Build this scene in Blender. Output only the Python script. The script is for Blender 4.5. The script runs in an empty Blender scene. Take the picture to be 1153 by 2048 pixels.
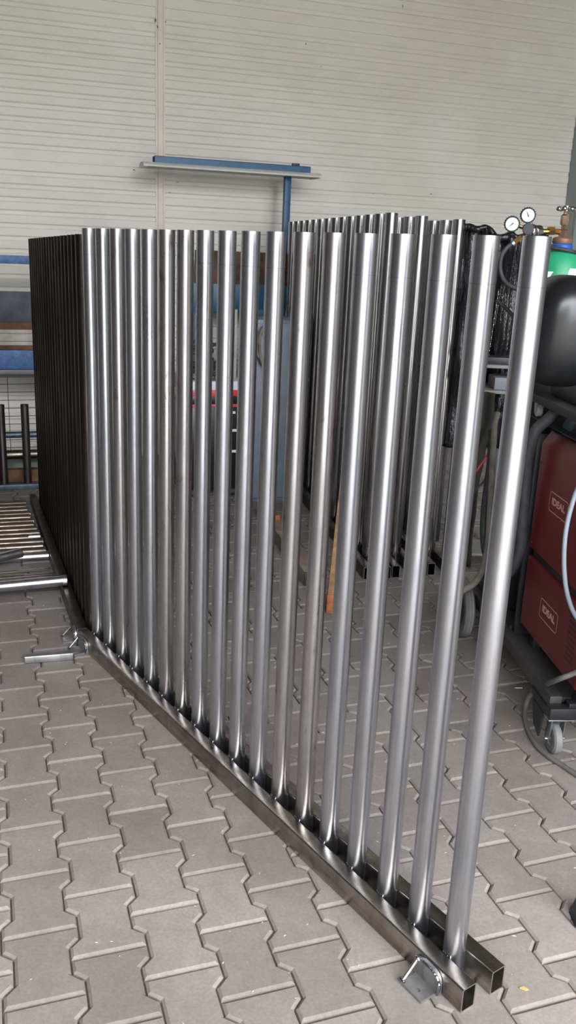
import bpy, bmesh, math, random
from math import sin, cos, pi, radians, tan, atan2, hypot, sqrt
from mathutils import Vector, Matrix
random.seed(7)
SC = bpy.context.scene
COL = SC.collection

# ------------------------------------------------------------------ camera numbers
PW, PH = 1153, 2048
FP, EYE, PITCH, ROLL = 1759.124, 1.52966, 0.291495, 0.042516
FWD = Vector((0, cos(PITCH), -sin(PITCH)))
RT = Vector((1, 0, 0)); UP = Vector((0, sin(PITCH), cos(PITCH)))
RT2 = RT*cos(ROLL) + UP*sin(ROLL)
UP2 = UP*cos(ROLL) - RT*sin(ROLL)
def ray(x, y): return FWD*FP + RT2*(x-PW/2) - UP2*(y-PH/2)
def atz(x, y, z=0.0):
    d = ray(x, y); t = (z-EYE)/d.z
    return Vector((0, 0, EYE)) + d*t
def aty(x, y, Y):
    d = ray(x, y); return Vector((0, 0, EYE)) + d*(Y/d.y)

# hall directions: D runs along the panelled wall, N points at it
WA = 0.320494; WD = 6.4889
D = Vector((cos(WA), sin(WA), 0)); N = Vector((-sin(WA), cos(WA), 0)); Z = Vector((0, 0, 1))
def hp(u, v, z=0.0): return D*u + N*v + Z*z          # hall coordinates
def onwall(x, y, off):                               # point seen at a distance off in front of the wall
    r = ray(x, y); t = (WD-off)/(r.x*N.x+r.y*N.y)
    P = Vector((0, 0, EYE)) + r*t
    return P.x*D.x+P.y*D.y, P.z
WROT = WA

# ------------------------------------------------------------------ helpers
def s2l(c):
    c = c/255.0
    return c/12.92 if c <= 0.04045 else ((c+0.055)/1.055)**2.4
def rgb(r, g, b): return (s2l(r), s2l(g), s2l(b), 1)

class MB:
    def __init__(s): s.bm = bmesh.new()
    def poly(s, pts, faces):
        vs = [s.bm.verts.new(p) for p in pts]
        for f in faces:
            try: s.bm.faces.new([vs[i] for i in f])
            except ValueError: pass
        return s
    def hexa(s, p):   # 8 points: bottom 4 ccw, top 4 ccw
        return s.poly(p, [(3,2,1,0),(4,5,6,7),(0,1,5,4),(1,2,6,5),(2,3,7,6),(3,0,4,7)])
    def box(s, x0, x1, y0, y1, z0, z1, bev=0.0):
        if bev <= 0:
            return s.hexa([(x0,y0,z0),(x1,y0,z0),(x1,y1,z0),(x0,y1,z0),(x0,y0,z1),(x1,y0,z1),(x1,y1,z1),(x0,y1,z1)])
        t = bmesh.new()
        v = [t.verts.new(p) for p in [(x0,y0,z0),(x1,y0,z0),(x1,y1,z0),(x0,y1,z0),(x0,y0,z1),(x1,y0,z1),(x1,y1,z1),(x0,y1,z1)]]
        for f in [(3,2,1,0),(4,5,6,7),(0,1,5,4),(1,2,6,5),(2,3,7,6),(3,0,4,7)]: t.faces.new([v[i] for i in f])
        bmesh.ops.bevel(t, geom=t.edges[:], offset=bev, segments=2, affect='EDGES', profile=0.6)
        m = bpy.data.meshes.new('t'); t.to_mesh(m); t.free(); s.bm.from_mesh(m); bpy.data.meshes.remove(m)
        return s
    def prism(s, pts, vec):   # polygon (list of 3d) extruded by vec
        n = len(pts); v = Vector(vec); P = [Vector(p) for p in pts]
        return s.poly(P+[p+v for p in P], [tuple(range(n))[::-1], tuple(range(n, 2*n))]+[(i, (i+1)%n, n+(i+1)%n, n+i) for i in range(n)])
    def frame(s, d):
        d = Vector(d).normalized(); a = Vector((0,0,1)) if abs(d.z) < .9 else Vector((1,0,0))
        x = d.cross(a).normalized(); y = d.cross(x).normalized(); return x, y
    def rev(s, p0, ax, prof, n=24, closed=False):   # prof: (r, h) along ax
        p0 = Vector(p0); ax = Vector(ax).normalized(); x, y = s.frame(ax); rings = []
        for r, h in prof:
            c = p0+ax*h
            if r < 1e-6: rings.append([s.bm.verts.new(c)])
            else: rings.append([s.bm.verts.new(c+x*(r*cos(2*pi*i/n))+y*(r*sin(2*pi*i/n))) for i in range(n)])
        pr = list(zip(rings, rings[1:]))
        if closed: pr.append((rings[-1], rings[0]))
        for A, B in pr:
            for i in range(n):
                j = (i+1) % n
                if len(A) == 1 and len(B) == 1: continue
                if len(A) == 1: f = [A[0], B[j], B[i]]
                elif len(B) == 1: f = [A[i], A[j], B[0]]
                else: f = [A[i], A[j], B[j], B[i]]
                try: s.bm.faces.new(f)
                except ValueError: pass
        return s
    def cyl(s, p0, p1, r, n=16, r1=None):
        p0 = Vector(p0); p1 = Vector(p1); L = (p1-p0).length; r1 = r if r1 is None else r1
        return s.rev(p0, p1-p0, [(0,0),(r,0),(r1,L),(0,L)], n)
    def tube(s, p0, p1, r, w=.002, n=32):
        p0 = Vector(p0); p1 = Vector(p1); L = (p1-p0).length
        return s.rev(p0, p1-p0, [(r-w,0),(r,0),(r,L),(r-w,L)], n, closed=True)
    def sweep(s, pts, r, n=10, sm=6):
        P = [Vector(p) for p in pts]; Q = []
        for i in range(len(P)-1):
            a = P[max(i-1,0)]; b = P[i]; c = P[i+1]; d = P[min(i+2, len(P)-1)]
            for k in range(sm):
                t = k/sm
                Q.append(.5*((2*b)+(c-a)*t+(2*a-5*b+4*c-d)*t*t+(3*b-a-3*c+d)*t**3))
        Q.append(P[-1]); rings = []; x = None
        for i, q in enumerate(Q):
            d = (Q[min(i+1, len(Q)-1)]-Q[max(i-1, 0)])
            if d.length < 1e-9: d = Vector((0,0,1))
            d.normalize()
            if x is None: x, _ = s.frame(d)
            x = (x-d*x.dot(d)).normalized(); y = d.cross(x)
            rr = r[min(int(i*len(r)/len(Q)), len(r)-1)] if isinstance(r, (list, tuple)) else r
            rings.append([s.bm.verts.new(q+x*(rr*cos(2*pi*k/n))+y*(rr*sin(2*pi*k/n))) for k in range(n)])
        for A, B in zip(rings, rings[1:]):
            for i in range(n): s.bm.faces.new([A[i], A[(i+1)%n], B[(i+1)%n], B[i]])
        s.bm.faces.new(rings[0][::-1]); s.bm.faces.new(rings[-1]); return s
    def ball(s, c, r, n=12, sc=(1,1,1)):
        m = Matrix.Translation(c) @ Matrix.Diagonal((*[r*k for k in sc], 1))
        bmesh.ops.create_uvsphere(s.bm, u_segments=n, v_segments=max(6, n//2), radius=1, matrix=m); return s
    def build(s, name, mat, parent=None, smooth=35, recalc=True):
        if recalc: bmesh.ops.recalc_face_normals(s.bm, faces=s.bm.faces[:])
        me = bpy.data.meshes.new(name); s.bm.to_mesh(me); s.bm.free()
        o = bpy.data.objects.new(name, me); COL.objects.link(o)
        if mat: me.materials.append(mat)
        if smooth:
            me.polygons.foreach_set('use_smooth', [True]*len(me.polygons))
            me.set_sharp_from_angle(angle=radians(smooth))
        if parent: o.parent = parent
        return o
def thing(name, label, cat, loc=(0,0,0), rz=0.0, group=None):
    o = bpy.data.objects.new(name, None); COL.objects.link(o); o.empty_display_size = .05
    o.location = loc; o.rotation_euler = (0, 0, rz); tag(o, label, cat, group); return o
def tag(o, label, cat=None, group=None, kind=None):
    if label: o['label'] = label
    if cat: o['category'] = cat
    if group: o['group'] = group
    if kind: o['kind'] = kind
    return o
def struct(o, label=None):
    o['kind'] = 'structure'
    if label: o['label'] = label
    return o
def copy_tree(o, parent=None):
    c = o.copy(); COL.objects.link(c); c.parent = parent
    for ch in list(o.children): copy_tree(ch, c)
    return c
def place(o, loc, rz):
    o.location = loc; o.rotation_euler = (0, 0, rz); return o

# ------------------------------------------------------------------ materials
def nt(name):
    m = bpy.data.materials.new(name); m.use_nodes = True; t = m.node_tree
    return m, t, t.nodes['Principled BSDF'], t.nodes, t.links
def mapn(N_, L_, scale, coord='Object', rnd=False):
    tc = N_.new('ShaderNodeTexCoord'); mp = N_.new('ShaderNodeMapping'); mp.inputs['Scale'].default_value = scale
    L_.new(tc.outputs[coord], mp.inputs['Vector'])
    if rnd:
        oi = N_.new('ShaderNodeObjectInfo'); mu = N_.new('ShaderNodeMath'); mu.operation = 'MULTIPLY'; mu.inputs[1].default_value = 37.0
        L_.new(oi.outputs['Random'], mu.inputs[0]); cb = N_.new('ShaderNodeCombineXYZ')
        for k in range(3): L_.new(mu.outputs[0], cb.inputs[k])
        L_.new(cb.outputs[0], mp.inputs['Location'])
    return mp
def noise(N_, L_, mp, sc, det=4, rough=.55):
    n = N_.new('ShaderNodeTexNoise'); n.inputs['Scale'].default_value = sc; n.inputs['Detail'].default_value = det; n.inputs['Roughness'].default_value = rough
    L_.new(mp.outputs[0], n.inputs['Vector']); return n
def ramp(N_, L_, src, stops):
    r = N_.new('ShaderNodeValToRGB'); e = r.color_ramp.elements
    while len(e) < len(stops): e.new(.5)
    for i, (p, c) in enumerate(stops):
        e[i].position = p; e[i].color = c if isinstance(c, tuple) else (c, c, c, 1)
    L_.new(src, r.inputs[0]); return r
def mix(N_, L_, fac, a, b, mode='MIX'):
    m = N_.new('ShaderNodeMix'); m.data_type = 'RGBA'; m.blend_type = mode
    for s_, v in ((0, fac), (6, a), (7, b)):
        if hasattr(v, 'is_linked') or hasattr(v, 'links'): L_.new(v, m.inputs[s_])
        else: m.inputs[s_].default_value = v
    return m.outputs[2]
def bump(N_, L_, P, src, st, dist=.01):
    b = N_.new('ShaderNodeBump'); b.inputs['Strength'].default_value = st; b.inputs['Distance'].default_value = dist
    L_.new(src, b.inputs['Height']); L_.new(b.outputs[0], P.inputs['Normal'])
def plain(name, c, rough=.5, metal=0.0, var=.12, sc=12.0, bmp=0.0, spec=.5):
    m, t, P, N_, L_ = nt(name)
    mp = mapn(N_, L_, (1,1,1)); n = noise(N_, L_, mp, sc, 5)
    d = tuple(max(0, x*(1-var*2)) for x in c[:3])+(1,); u = tuple(min(1, x*(1+var)) for x in c[:3])+(1,)
    r = ramp(N_, L_, n.outputs[0], [(.3, d), (.7, u)])
    L_.new(r.outputs[0], P.inputs['Base Color'])
    P.inputs['Roughness'].default_value = rough; P.inputs['Metallic'].default_value = metal; P.inputs['Specular IOR Level'].default_value = spec
    if bmp: bump(N_, L_, P, n.outputs[0], bmp, .005)
    return m

def steel(name, c0, c1, rough=(.26, .38), streak=(60, 60, 1.2), base_tint=False, ring=None, blot=.35, rustc=None):
    m, t, P, N_, L_ = nt(name)
    mp = mapn(N_, L_, streak, rnd=True); n = noise(N_, L_, mp, 1.0, 6, .6)
    r = ramp(N_, L_, n.outputs[0], [(.3, c0), (.7, c1)]); col = r.outputs[0]
    mp2 = mapn(N_, L_, (9, 9, 3), rnd=True); n2 = noise(N_, L_, mp2, 1.6, 5, .6)
    r2 = ramp(N_, L_, n2.outputs[0], [(.42, 1.0), (.72, 1.0-blot)])
    col = mix(N_, L_, 1.0, col, r2.outputs[0], 'MULTIPLY')
    if rustc:
        n3 = noise(N_, L_, mapn(N_, L_, (25, 25, 9), rnd=True), 1.2, 6, .7)
        r3 = ramp(N_, L_, n3.outputs[0], [(.60, 0.0), (.72, .75)])
        col = mix(N_, L_, r3.outputs[0], col, rustc)
    if base_tint or ring:
        tc = N_.new('ShaderNodeTexCoord'); sp = N_.new('ShaderNodeSeparateXYZ'); L_.new(tc.outputs['Object'], sp.inputs[0]); z = sp.outputs[2]
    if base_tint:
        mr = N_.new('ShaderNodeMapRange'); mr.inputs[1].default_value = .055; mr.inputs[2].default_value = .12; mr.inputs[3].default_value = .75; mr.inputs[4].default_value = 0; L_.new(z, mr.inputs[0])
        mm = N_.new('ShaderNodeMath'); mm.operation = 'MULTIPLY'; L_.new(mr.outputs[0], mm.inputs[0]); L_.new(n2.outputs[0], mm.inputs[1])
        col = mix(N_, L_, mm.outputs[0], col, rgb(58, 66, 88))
    if ring:
        a = N_.new('ShaderNodeMath'); a.operation = 'COMPARE'; a.inputs[1].default_value = ring; a.inputs[2].default_value = .0008; L_.new(z, a.inputs[0])
        b = N_.new('ShaderNodeMath'); b.operation = 'MULTIPLY'; b.inputs[1].default_value = .35; L_.new(a.outputs[0], b.inputs[0])
        col = mix(N_, L_, b.outputs[0], col, (.12,.12,.12,1))
    L_.new(col, P.inputs['Base Color']); P.inputs['Metallic'].default_value = 1
    mr = N_.new('ShaderNodeMapRange'); mr.inputs[1].default_value = .3; mr.inputs[2].default_value = .7; mr.inputs[3].default_value = rough[0]; mr.inputs[4].default_value = rough[1]
    L_.new(n2.outputs[0], mr.inputs[0]); L_.new(mr.outputs[0], P.inputs['Roughness'])
    bump(N_, L_, P, n.outputs[0], .04, .002)
    return m

HA, HC = 1.566, 1.699
M = {}
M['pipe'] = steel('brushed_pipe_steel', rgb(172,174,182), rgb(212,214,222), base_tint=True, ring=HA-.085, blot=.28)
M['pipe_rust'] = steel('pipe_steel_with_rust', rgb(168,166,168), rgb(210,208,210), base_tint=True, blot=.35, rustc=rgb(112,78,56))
M['pipe_dark'] = steel('dark_reflection_pipe', rgb(52,47,42), rgb(92,84,74), rough=(.34,.5), blot=.4)  # pipe steel with the dark surroundings it mirrors put into its colour
M['pipe_c'] = steel('pipe_steel_far', rgb(150,150,152), rgb(205,205,208), rough=(.16,.3), base_tint=False, blot=.3)
M['pipe_floor'] = steel('pipe_steel_floor', rgb(200,200,210), rgb(228,228,236), rough=(.2,.3), streak=(1,60,60), blot=.2)
M['pipe_brown'] = steel('pipe_steel_brownish', rgb(120,108,98), rgb(168,154,140), rough=(.3,.45), streak=(1,60,60), blot=.35)
M['beam'] = steel('box_beam_steel', rgb(140,131,120), rgb(186,180,172), rough=(.24,.4), streak=(2.2,40,40), blot=.45)
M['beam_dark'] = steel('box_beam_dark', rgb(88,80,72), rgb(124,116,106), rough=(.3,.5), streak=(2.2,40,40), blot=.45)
M['cut'] = plain('cut_steel_edge', rgb(205,205,208), .3, 1.0, .05)
M['weld'] = plain('weld_bead', rgb(170,176,186), .25, 1.0, .3, 90)
M['lug'] = steel('lug_plate', rgb(160,158,156), rgb(200,200,202), rough=(.42,.6), streak=(14,14,14), blot=.4, rustc=rgb(104,78,62))
M['rod'] = plain('bright_rod', rgb(205,203,200), .28, 1.0, .1, 60)
M['rust'] = plain('orange_rust', rgb(168,98,62), .85, 0, .35, 30, .4)
M['rust_tan'] = plain('tan_rusty_steel', rgb(158,122,88), .75, .1, .3, 22, .3)
M['rust_brown'] = plain('brown_rusty_steel', rgb(104,74,52), .8, .1, .4, 9, .3)
M['wood'] = plain('weathered_timber', rgb(150,136,118), .85, 0, .18, 14, .3)
M['board'] = plain('pale_board', rgb(176,170,162), .85, 0, .18, 11, .2)
M['blue'] = plain('workshop_blue_paint', rgb(14,86,128), .42, 0, .12, 14)
M['blue_rack'] = plain('scuffed_blue_paint', rgb(62,100,154), .5, 0, .25, 26)
M['ledge'] = plain('grey_steel_ledge', rgb(112,112,114), .5, .3, .15, 10)
M['dark_plate'] = plain('dark_steel_plate', rgb(70,74,82), .55, .3, .25, 9)
M['wire'] = plain('dark_wire', rgb(46,52,64), .45, .5, .1)
M['rack_pipe'] = plain('dull_blue_grey_tube', rgb(88,100,114), .4, .5, .25, 18)
M['green'] = plain('grey_green_board', rgb(126,138,132), .7, 0, .15, 8)
M['dark_post'] = steel('dark_scaled_tube', rgb(78,72,72), rgb(118,112,112), rough=(.35,.5), blot=.4)
M['lampshade'] = plain('off_white_reflector', rgb(228,226,220), .5, 0, .05)
M['red'] = plain('dark_red_machine_paint', rgb(104,27,31), .36, 0, .07, 5)
M['pink'] = plain('faded_logo_print', rgb(226,168,166), .5, 0, .05)
M['pinkdim'] = plain('faint_logo_print', rgb(140,62,66), .5, 0, .05)
M['black'] = plain('black_powder_coat', rgb(36,37,42), .45, 0, .15, 10)
M['blackgrey'] = plain('dark_grey_deck', rgb(62,60,60), .5, 0, .2, 8)
M['plastic'] = plain('black_satin_plastic', rgb(24,25,28), .3, 0, .08, 6)
M['rubber'] = plain('grey_rubber', rgb(122,122,122), .6, 0, .1, 20)
M['rubber_dark'] = plain('dark_rubber', rgb(52,52,54), .6, 0, .15, 20)
M['zinc'] = plain('zinc_plate', rgb(190,194,200), .3, .9, .08, 30)
M['bluegrey'] = plain('blue_grey_bracket', rgb(104,120,136), .45, .1, .06)
M['hose_dark'] = plain('dusty_black_hose', rgb(56,58,62), .65, 0, .2, 30, .2)
M['hose_beige'] = plain('dusty_beige_hose', rgb(118,112,102), .7, 0, .15, 30, .2)
M['cable_light'] = plain('pale_grey_cable', rgb(126,134,146), .4, 0, .05)
M['cable_grey'] = plain('dusty_grey_cable', rgb(104,102,98), .5, 0, .1, 30)
M['cable_red'] = plain('red_cable', rgb(176,64,66), .45)
M['cable_blue'] = plain('blue_black_cable', rgb(44,62,86), .4)
M['cyan'] = plain('bright_blue_plastic', rgb(38,150,205), .4)
M['green_cyl'] = plain('green_cylinder_paint', rgb(36,148,104), .42, 0, .1, 9)
M['blue_collar'] = plain('blue_collar_paint', rgb(36,84,172), .35, 0, .1)
M['brown_ring'] = plain('brown_neck_ring', rgb(134,100,82), .5, .3, .15)
M['brass'] = plain('brass', rgb(206,160,96), .28, 1, .08)
M['bronze'] = plain('valve_bronze', rgb(214,184,160), .3, 1, .08)
M['chrome'] = plain('chrome', rgb(205,205,208), .16, 1, .03)
M['gauge_rim'] = plain('gauge_rubber', rgb(52,54,60), .55)
M['gauge_face'] = plain('gauge_dial', rgb(214,220,226), .4, 0, .02)
M['needle'] = plain('gauge_needle', rgb(60,62,66), .5)
M['white_label'] = plain('white_paper_label', rgb(222,224,216), .6, 0, .06)
M['cabinet'] = plain('blue_grey_cabinet_paint', rgb(106,120,130), .45, 0, .06)
M['white'] = plain('white_card', rgb(208,208,212), .7, 0, .04)
M['redtrim'] = plain('bright_red_trim', rgb(206,52,66), .4, 0, .05)
M['orangechip'] = plain('orange_wood_chip', rgb(226,160,96), .7, 0, .1)
M['olive'] = plain('dark_olive_cloth', rgb(40,40,34), .85, 0, .2, 20, .5)
M['shelf'] = plain('grey_shelf_board', rgb(138,134,128), .6, 0, .1)
M['greybox'] = plain('grey_box_paint', rgb(124,130,138), .55, 0, .1)
M['grit'] = plain('pale_grit', rgb(190,186,180), .7, 0, .1, 80)

def black_film():
    m, t, P, N_, L_ = nt('glossy_black_film')
    P.inputs['Base Color'].default_value = (.012, .012, .014, 1); P.inputs['Roughness'].default_value = .22
    n = noise(N_, L_, mapn(N_, L_, (7, 7, 2.2)), 2.2, 5, .6); bump(N_, L_, P, n.outputs[0], .9, .03); return m
M['film'] = black_film()

def mat_paver():
    m, t, P, N_, L_ = nt('concrete_pavers')
    at = N_.new('ShaderNodeAttribute'); at.attribute_name = 'tone'
    mp = mapn(N_, L_, (1,1,1)); n = noise(N_, L_, mp, 2.2, 6, .6); f = noise(N_, L_, mp, 120, 6, .75)
    g = noise(N_, L_, mp, 26, 5, .7)
    r = ramp(N_, L_, n.outputs[0], [(.25, rgb(124,117,112)), (.55, rgb(144,137,132)), (.8, rgb(152,146,142))])
    r2 = ramp(N_, L_, f.outputs[0], [(.3, .78), (.6, 1.0), (.75, 1.12)])
    r4 = ramp(N_, L_, g.outputs[0], [(.35, .90), (.6, 1.0), (.78, 1.1)])
    c = mix(N_, L_, 1.0, r.outputs[0], r2.outputs[0], 'MULTIPLY'); c = mix(N_, L_, 1.0, c, r4.outputs[0], 'MULTIPLY')
    c = mix(N_, L_, 1.0, c, at.outputs['Color'], 'MULTIPLY')
    s = noise(N_, L_, mp, 1.1, 3); r3 = ramp(N_, L_, s.outputs[0], [(.60, 0.0), (.74, .55)])
    c = mix(N_, L_, r3.outputs[0], c, rgb(104,94,88))
    L_.new(c, P.inputs['Base Color']); P.inputs['Roughness'].default_value = .85; P.inputs['Specular IOR Level'].default_value = .25
    bump(N_, L_, P, f.outputs[0], .35, .002); return m
M['paver'] = mat_paver()
M['sand'] = plain('joint_sand', rgb(96,90,84), .95, 0, .25, 40)
M['outside'] = plain('yard_asphalt', rgb(136,134,130), .9, 0, .1, 3)

def mat_wall():
    m, t, P, N_, L_ = nt('cream_wall_panel')
    mp = mapn(N_, L_, (1,1,1)); n = noise(N_, L_, mp, 1.3, 4, .6); f = noise(N_, L_, mapn(N_, L_, (1, 1, 3)), 7, 5, .7)
    r = ramp(N_, L_, n.outputs[0], [(.3, rgb(222,217,206)), (.7, rgb(232,228,218))])
    r2 = ramp(N_, L_, f.outputs[0], [(.28, .93), (.5, 1.0)])
    c = mix(N_, L_, 1.0, r.outputs[0], r2.outputs[0], 'MULTIPLY')
    s = noise(N_, L_, mapn(N_, L_, (1,1,1)), 5.5, 2); r3 = ramp(N_, L_, s.outputs[0], [(.80, 0.0), (.82, .5)])
    c = mix(N_, L_, r3.outputs[0], c, rgb(120,112,98))
    L_.new(c, P.inputs['Base Color']); P.inputs['Roughness'].default_value = .48; P.inputs['Specular IOR Level'].default_value = .35; return m
M['wall'] = mat_wall()
M['flash'] = plain('cream_flashing', rgb(226,217,201), .5, 0, .08, 5)
M['chip'] = plain('bare_chip', rgb(112,104,92), .7, 0, .2, 60)
M['chip_light'] = plain('pale_chip', rgb(228,224,216), .6, 0, .1, 60)
M['column'] = plain('grey_column_paint', rgb(150,158,156), .5, 0, .06, 3)
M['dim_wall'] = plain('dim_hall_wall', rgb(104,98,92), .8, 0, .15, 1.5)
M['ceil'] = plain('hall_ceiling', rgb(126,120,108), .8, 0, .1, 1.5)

# ------------------------------------------------------------------ floor
TH, U0, V0x, PU, PV = 0.334207, -0.761887, 2.099977, 0.1454142, 0.2
def build_floor():
    ax = Vector((cos(TH), sin(TH), 0)); ay = Vector((-sin(TH), cos(TH), 0)); o0 = Vector((U0, V0x, 0))
    bm = bmesh.new(); tone = bm.loops.layers.color.new('tone')
    wu, wn = PU/2+.0125, PU/2-.0125; hl = .1; g = .0011
    def outline(e):   # inset outline by e
        a, b, h = wu-e, wn-e, hl-e; k1, k2 = .0625-.0006, .0375+.0006
        R = [(a, h), (a, k1-e*.41), (b, k2-e*.41), (b, -k2+e*.41), (a, -k1+e*.41), (a, -h)]
        # notch ends move towards the centre line when inset
        return [(a, h), (a, k1+e*.3), (b, k2+e*.3), (b, -k2-e*.3), (a, -k1-e*.3), (a, -h)]
    rnd = random.Random(3)
    def ring(e): R = outline(e); return R+[(-x, y) for x, y in R[::-1]]
    O0, O1, O2 = ring(g), ring(g+.0012), ring(g+.0075)
    for k in range(-22, 34):
        for i in range(-34, 14):
            vc = -PV*i + (PV/2 if k % 2 else 0)
            uc = PU*(k+.5)
            c = o0+ax*uc+ay*vc
            un, vn = c.dot(D), c.dot(N)
            if vn > WD-.12 or vn < -.9 or un < -2.9 or un > 4.3: continue
            tl = rnd.uniform(.91, 1.05); dz = rnd.uniform(-.0008, .0008); tx, ty = rnd.uniform(-.006, .006), rnd.uniform(-.006, .006)
            rings = []
            for O, z in ((O0, -.016), (O1, -.0045), (O2, 0)):
                rings.append([bm.verts.new(c+ax*x+ay*y+Z*(z+dz+tx*x+ty*y)) for x, y in O])
            fs = [bm.faces.new(rings[2])]
            for A, B in ((rings[0], rings[1]), (rings[1], rings[2])):
                for j in range(12): fs.append(bm.faces.new([A[j], A[(j+1)%12], B[(j+1)%12], B[j]]))
            for f in fs:
                for l in f.loops: l[tone] = (tl, tl*.995, tl*.985, 1)
    bmesh.ops.recalc_face_normals(bm, faces=bm.faces[:])
    # plain paving round the detailed field
    def quad(pts):
        f = bm.faces.new([bm.verts.new(p) for p in pts]); f.material_index = 0
        for l in f.loops: l[tone] = (.97,.97,.97,1)
    L, Rr, F, B = -5.5, 6.2, -1.7, WD+.1
    quad([hp(L,F,-.001), hp(Rr,F,-.001), hp(Rr,-.85,-.001), hp(L,-.85,-.001)])
    quad([hp(L,-.85,-.001), hp(-2.85,-.85,-.001), hp(-2.85,B,-.001), hp(L,B,-.001)])
    quad([hp(4.25,-.85,-.001), hp(Rr,-.85,-.001), hp(Rr,B,-.001), hp(4.25,B,-.001)])
    f = bm.faces.new([bm.verts.new(p) for p in [hp(L,F,-.011), hp(Rr,F,-.011), hp(Rr,B,-.011), hp(L,B,-.011)]]); f.material_index = 1
    for l in f.loops: l[tone] = (1,1,1,1)
    f = None
    me = bpy.data.meshes.new('floor'); bm.to_mesh(me); bm.free()
    me.materials.append(M['paver']); me.materials.append(M['sand'])
    o = bpy.data.objects.new('floor', me); COL.objects.link(o); struct(o, 'grey interlocking concrete paving of the workshop')
build_floor()

# ------------------------------------------------------------------ hall shell
def build_wall():
    prof = [(-.011, 0.0)]
    for j in range(0, 5):
        zj = .0125+j*1.0 if j else .0125
        zj = .0122+j
        prof += [(zj-.004, 0.0), (zj-.0015, -.007), (zj+.0015, -.007), (zj+.004, 0.0)] if j else []
        for k in range(11):
            a = zj+.072+.0833*k
            prof += [(a-.004, 0.0), (a+.005, -.0085), (a+.025, -.0085), (a+.035, 0.0)]
    prof += [(5.0, 0.0)]
    bm = MB(); rows = []
    for z, dpt in prof:
        rows.append([hp(-5.5, WD-dpt, z), hp(6.2, WD-dpt, z)])
    pts = [p for r in rows for p in r]
    bm.poly(pts, [(2*i, 2*i+1, 2*i+3, 2*i+2) for i in range(len(rows)-1)])
    bm.poly([hp(-5.5, WD+.1, -.011), hp(6.2, WD+.1, -.011), hp(6.2, WD+.1, 5), hp(-5.5, WD+.1, 5)], [(3,2,1,0)])
    struct(bm.build('wall_back', M['wall'], smooth=None, recalc=False), 'cream ribbed sandwich panel wall')
    b = MB()
    b.prism([hp(1.083, WD+.001, 0), hp(1.083, WD-.003, 0), hp(1.095, WD-.004, 0), hp(1.100, WD-.009, 0), hp(1.132, WD-.009, 0), hp(1.137, WD-.004, 0), hp(1.149, WD-.003, 0), hp(1.149, WD+.001, 0)], (0, 0, 4.99))
    struct(b.build('trim_1', M['flash'], smooth=None), 'vertical cream joint strip')
build_wall()
fl = bpy.data.objects['trim_1']; wb = bpy.data.objects['wall_back']
for k, (x, y, w, h, on, c) in enumerate([(311, 41, .012, .03, 0, 'd'), (331, 44, .016, .022, 1, 'd'), (315, 54, .010, .03, 0, 'd'), (319, 88, .013, .013, 0, 'd'), (319, 95, .015, .03, 0, 'l'), (268, 340, .02, .01, 1, 'd'), (312, 345, .02, .008, 1, 'd'), (313, 366, .014, .022, 1, 'd'), (356, 364, .028, .006, 1, 'd'), (340, 385, .022, .006, 1, 'd'), (612, 88, .007, .016, 1, 'd'), (642, 133, .006, .011, 1, 'd'), (806, 12, .008, .03, 1, 'd'), (747, 388, .008, .008, 1, 'd'), (771, 390, .006, .006, 1, 'd'), (863, 388, .016, .012, 1, 'd'), (754, 190, .012, .004, 1, 'd'), (763, 184, .006, .006, 1, 'd')]):
    u, z = onwall(x, y, 0); v = WD-(.0092 if not on else .0003); b = MB(); rn = random.Random(k); n_ = 7
    b.prism([hp(u+w*.5*rn.uniform(.6, 1)*cos(2*pi*q/n_), v, z+h*.5*rn.uniform(.6, 1)*sin(2*pi*q/n_)) for q in range(n_)], -N*.0008)
    o = b.build('paint_chip', M['chip_light'] if c == 'l' else M['chip'], fl if not on else wb, smooth=None)
def hbox(name, mat, u0, u1, v0, v1, z0, z1, bev=0, parent=None):
    b = MB(); b.box(0, u1-u0, 0, v1-v0, 0, z1-z0, bev); o = b.build(name, mat, parent)
    o.location = hp(u0, v0, z0); o.rotation_euler = (0, 0, WROT); return o
# steel column at the right
b = MB()
b.box(0, .30, .02, .032, 0, 4.95); b.box(0, .012, .0, .16, 0, 4.95); b.box(.288, .30, 0, .16, 0, 4.95); b.box(.145, .155, .03, .16, 0, 4.95)
o = b.build('trim_2', M['column']); o.location = hp(4.40, WD-.17, 0); o.rotation_euler = (0, 0, WROT); struct(o, 'grey steel wall column')
struct(hbox('wall_left', M['dim_wall'], -5.6, -5.5, -1.7, WD, -.011, 4.99))
struct(hbox('wall_right', M['dim_wall'], 5.3, 5.4, -1.7, WD, -.011, 4.99))
struct(hbox('ceiling', M['ceil'], -5.6, 6.3, -1.8, WD+.1, 5.0, 5.1))
# front wall behind the camera with the open gate
GL, GR, GH, GV = -1.6, 4.1, 4.4, -1.7
b = MB()
b.box(-5.6, GL, 0, .1, -.011, 4.99); b.box(GR, 6.3, 0, .1, -.011, 4.99); b.box(GL, GR, 0, .1, GH, 4.99)
o = b.build('wall_front', M['dim_wall'], smooth=None); o.location = hp(0, GV-.1, 0); o.rotation_euler = (0, 0, WROT); struct(o)
# unseen blocks added across the yard to narrow the sky streak in reflections
for nm, u0, u1 in (('sky_blocker_left', -16, .3), ('sky_blocker_right', 3.6, 16)):
    struct(hbox(nm, M['outside'], u0, u1, -13, -12, 0, 6.5), 'added grey block across the yard that narrows the sky')
# yard outside
b = MB(); b.poly([hp(-40,-60,-.02), hp(40,-60,-.02), hp(40,GV-.0,-.02), hp(-40,GV-.0,-.02)], [(0,1,2,3)])
struct(b.build('trim_3', M['outside'], smooth=None), 'grey yard outside the gate')

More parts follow.
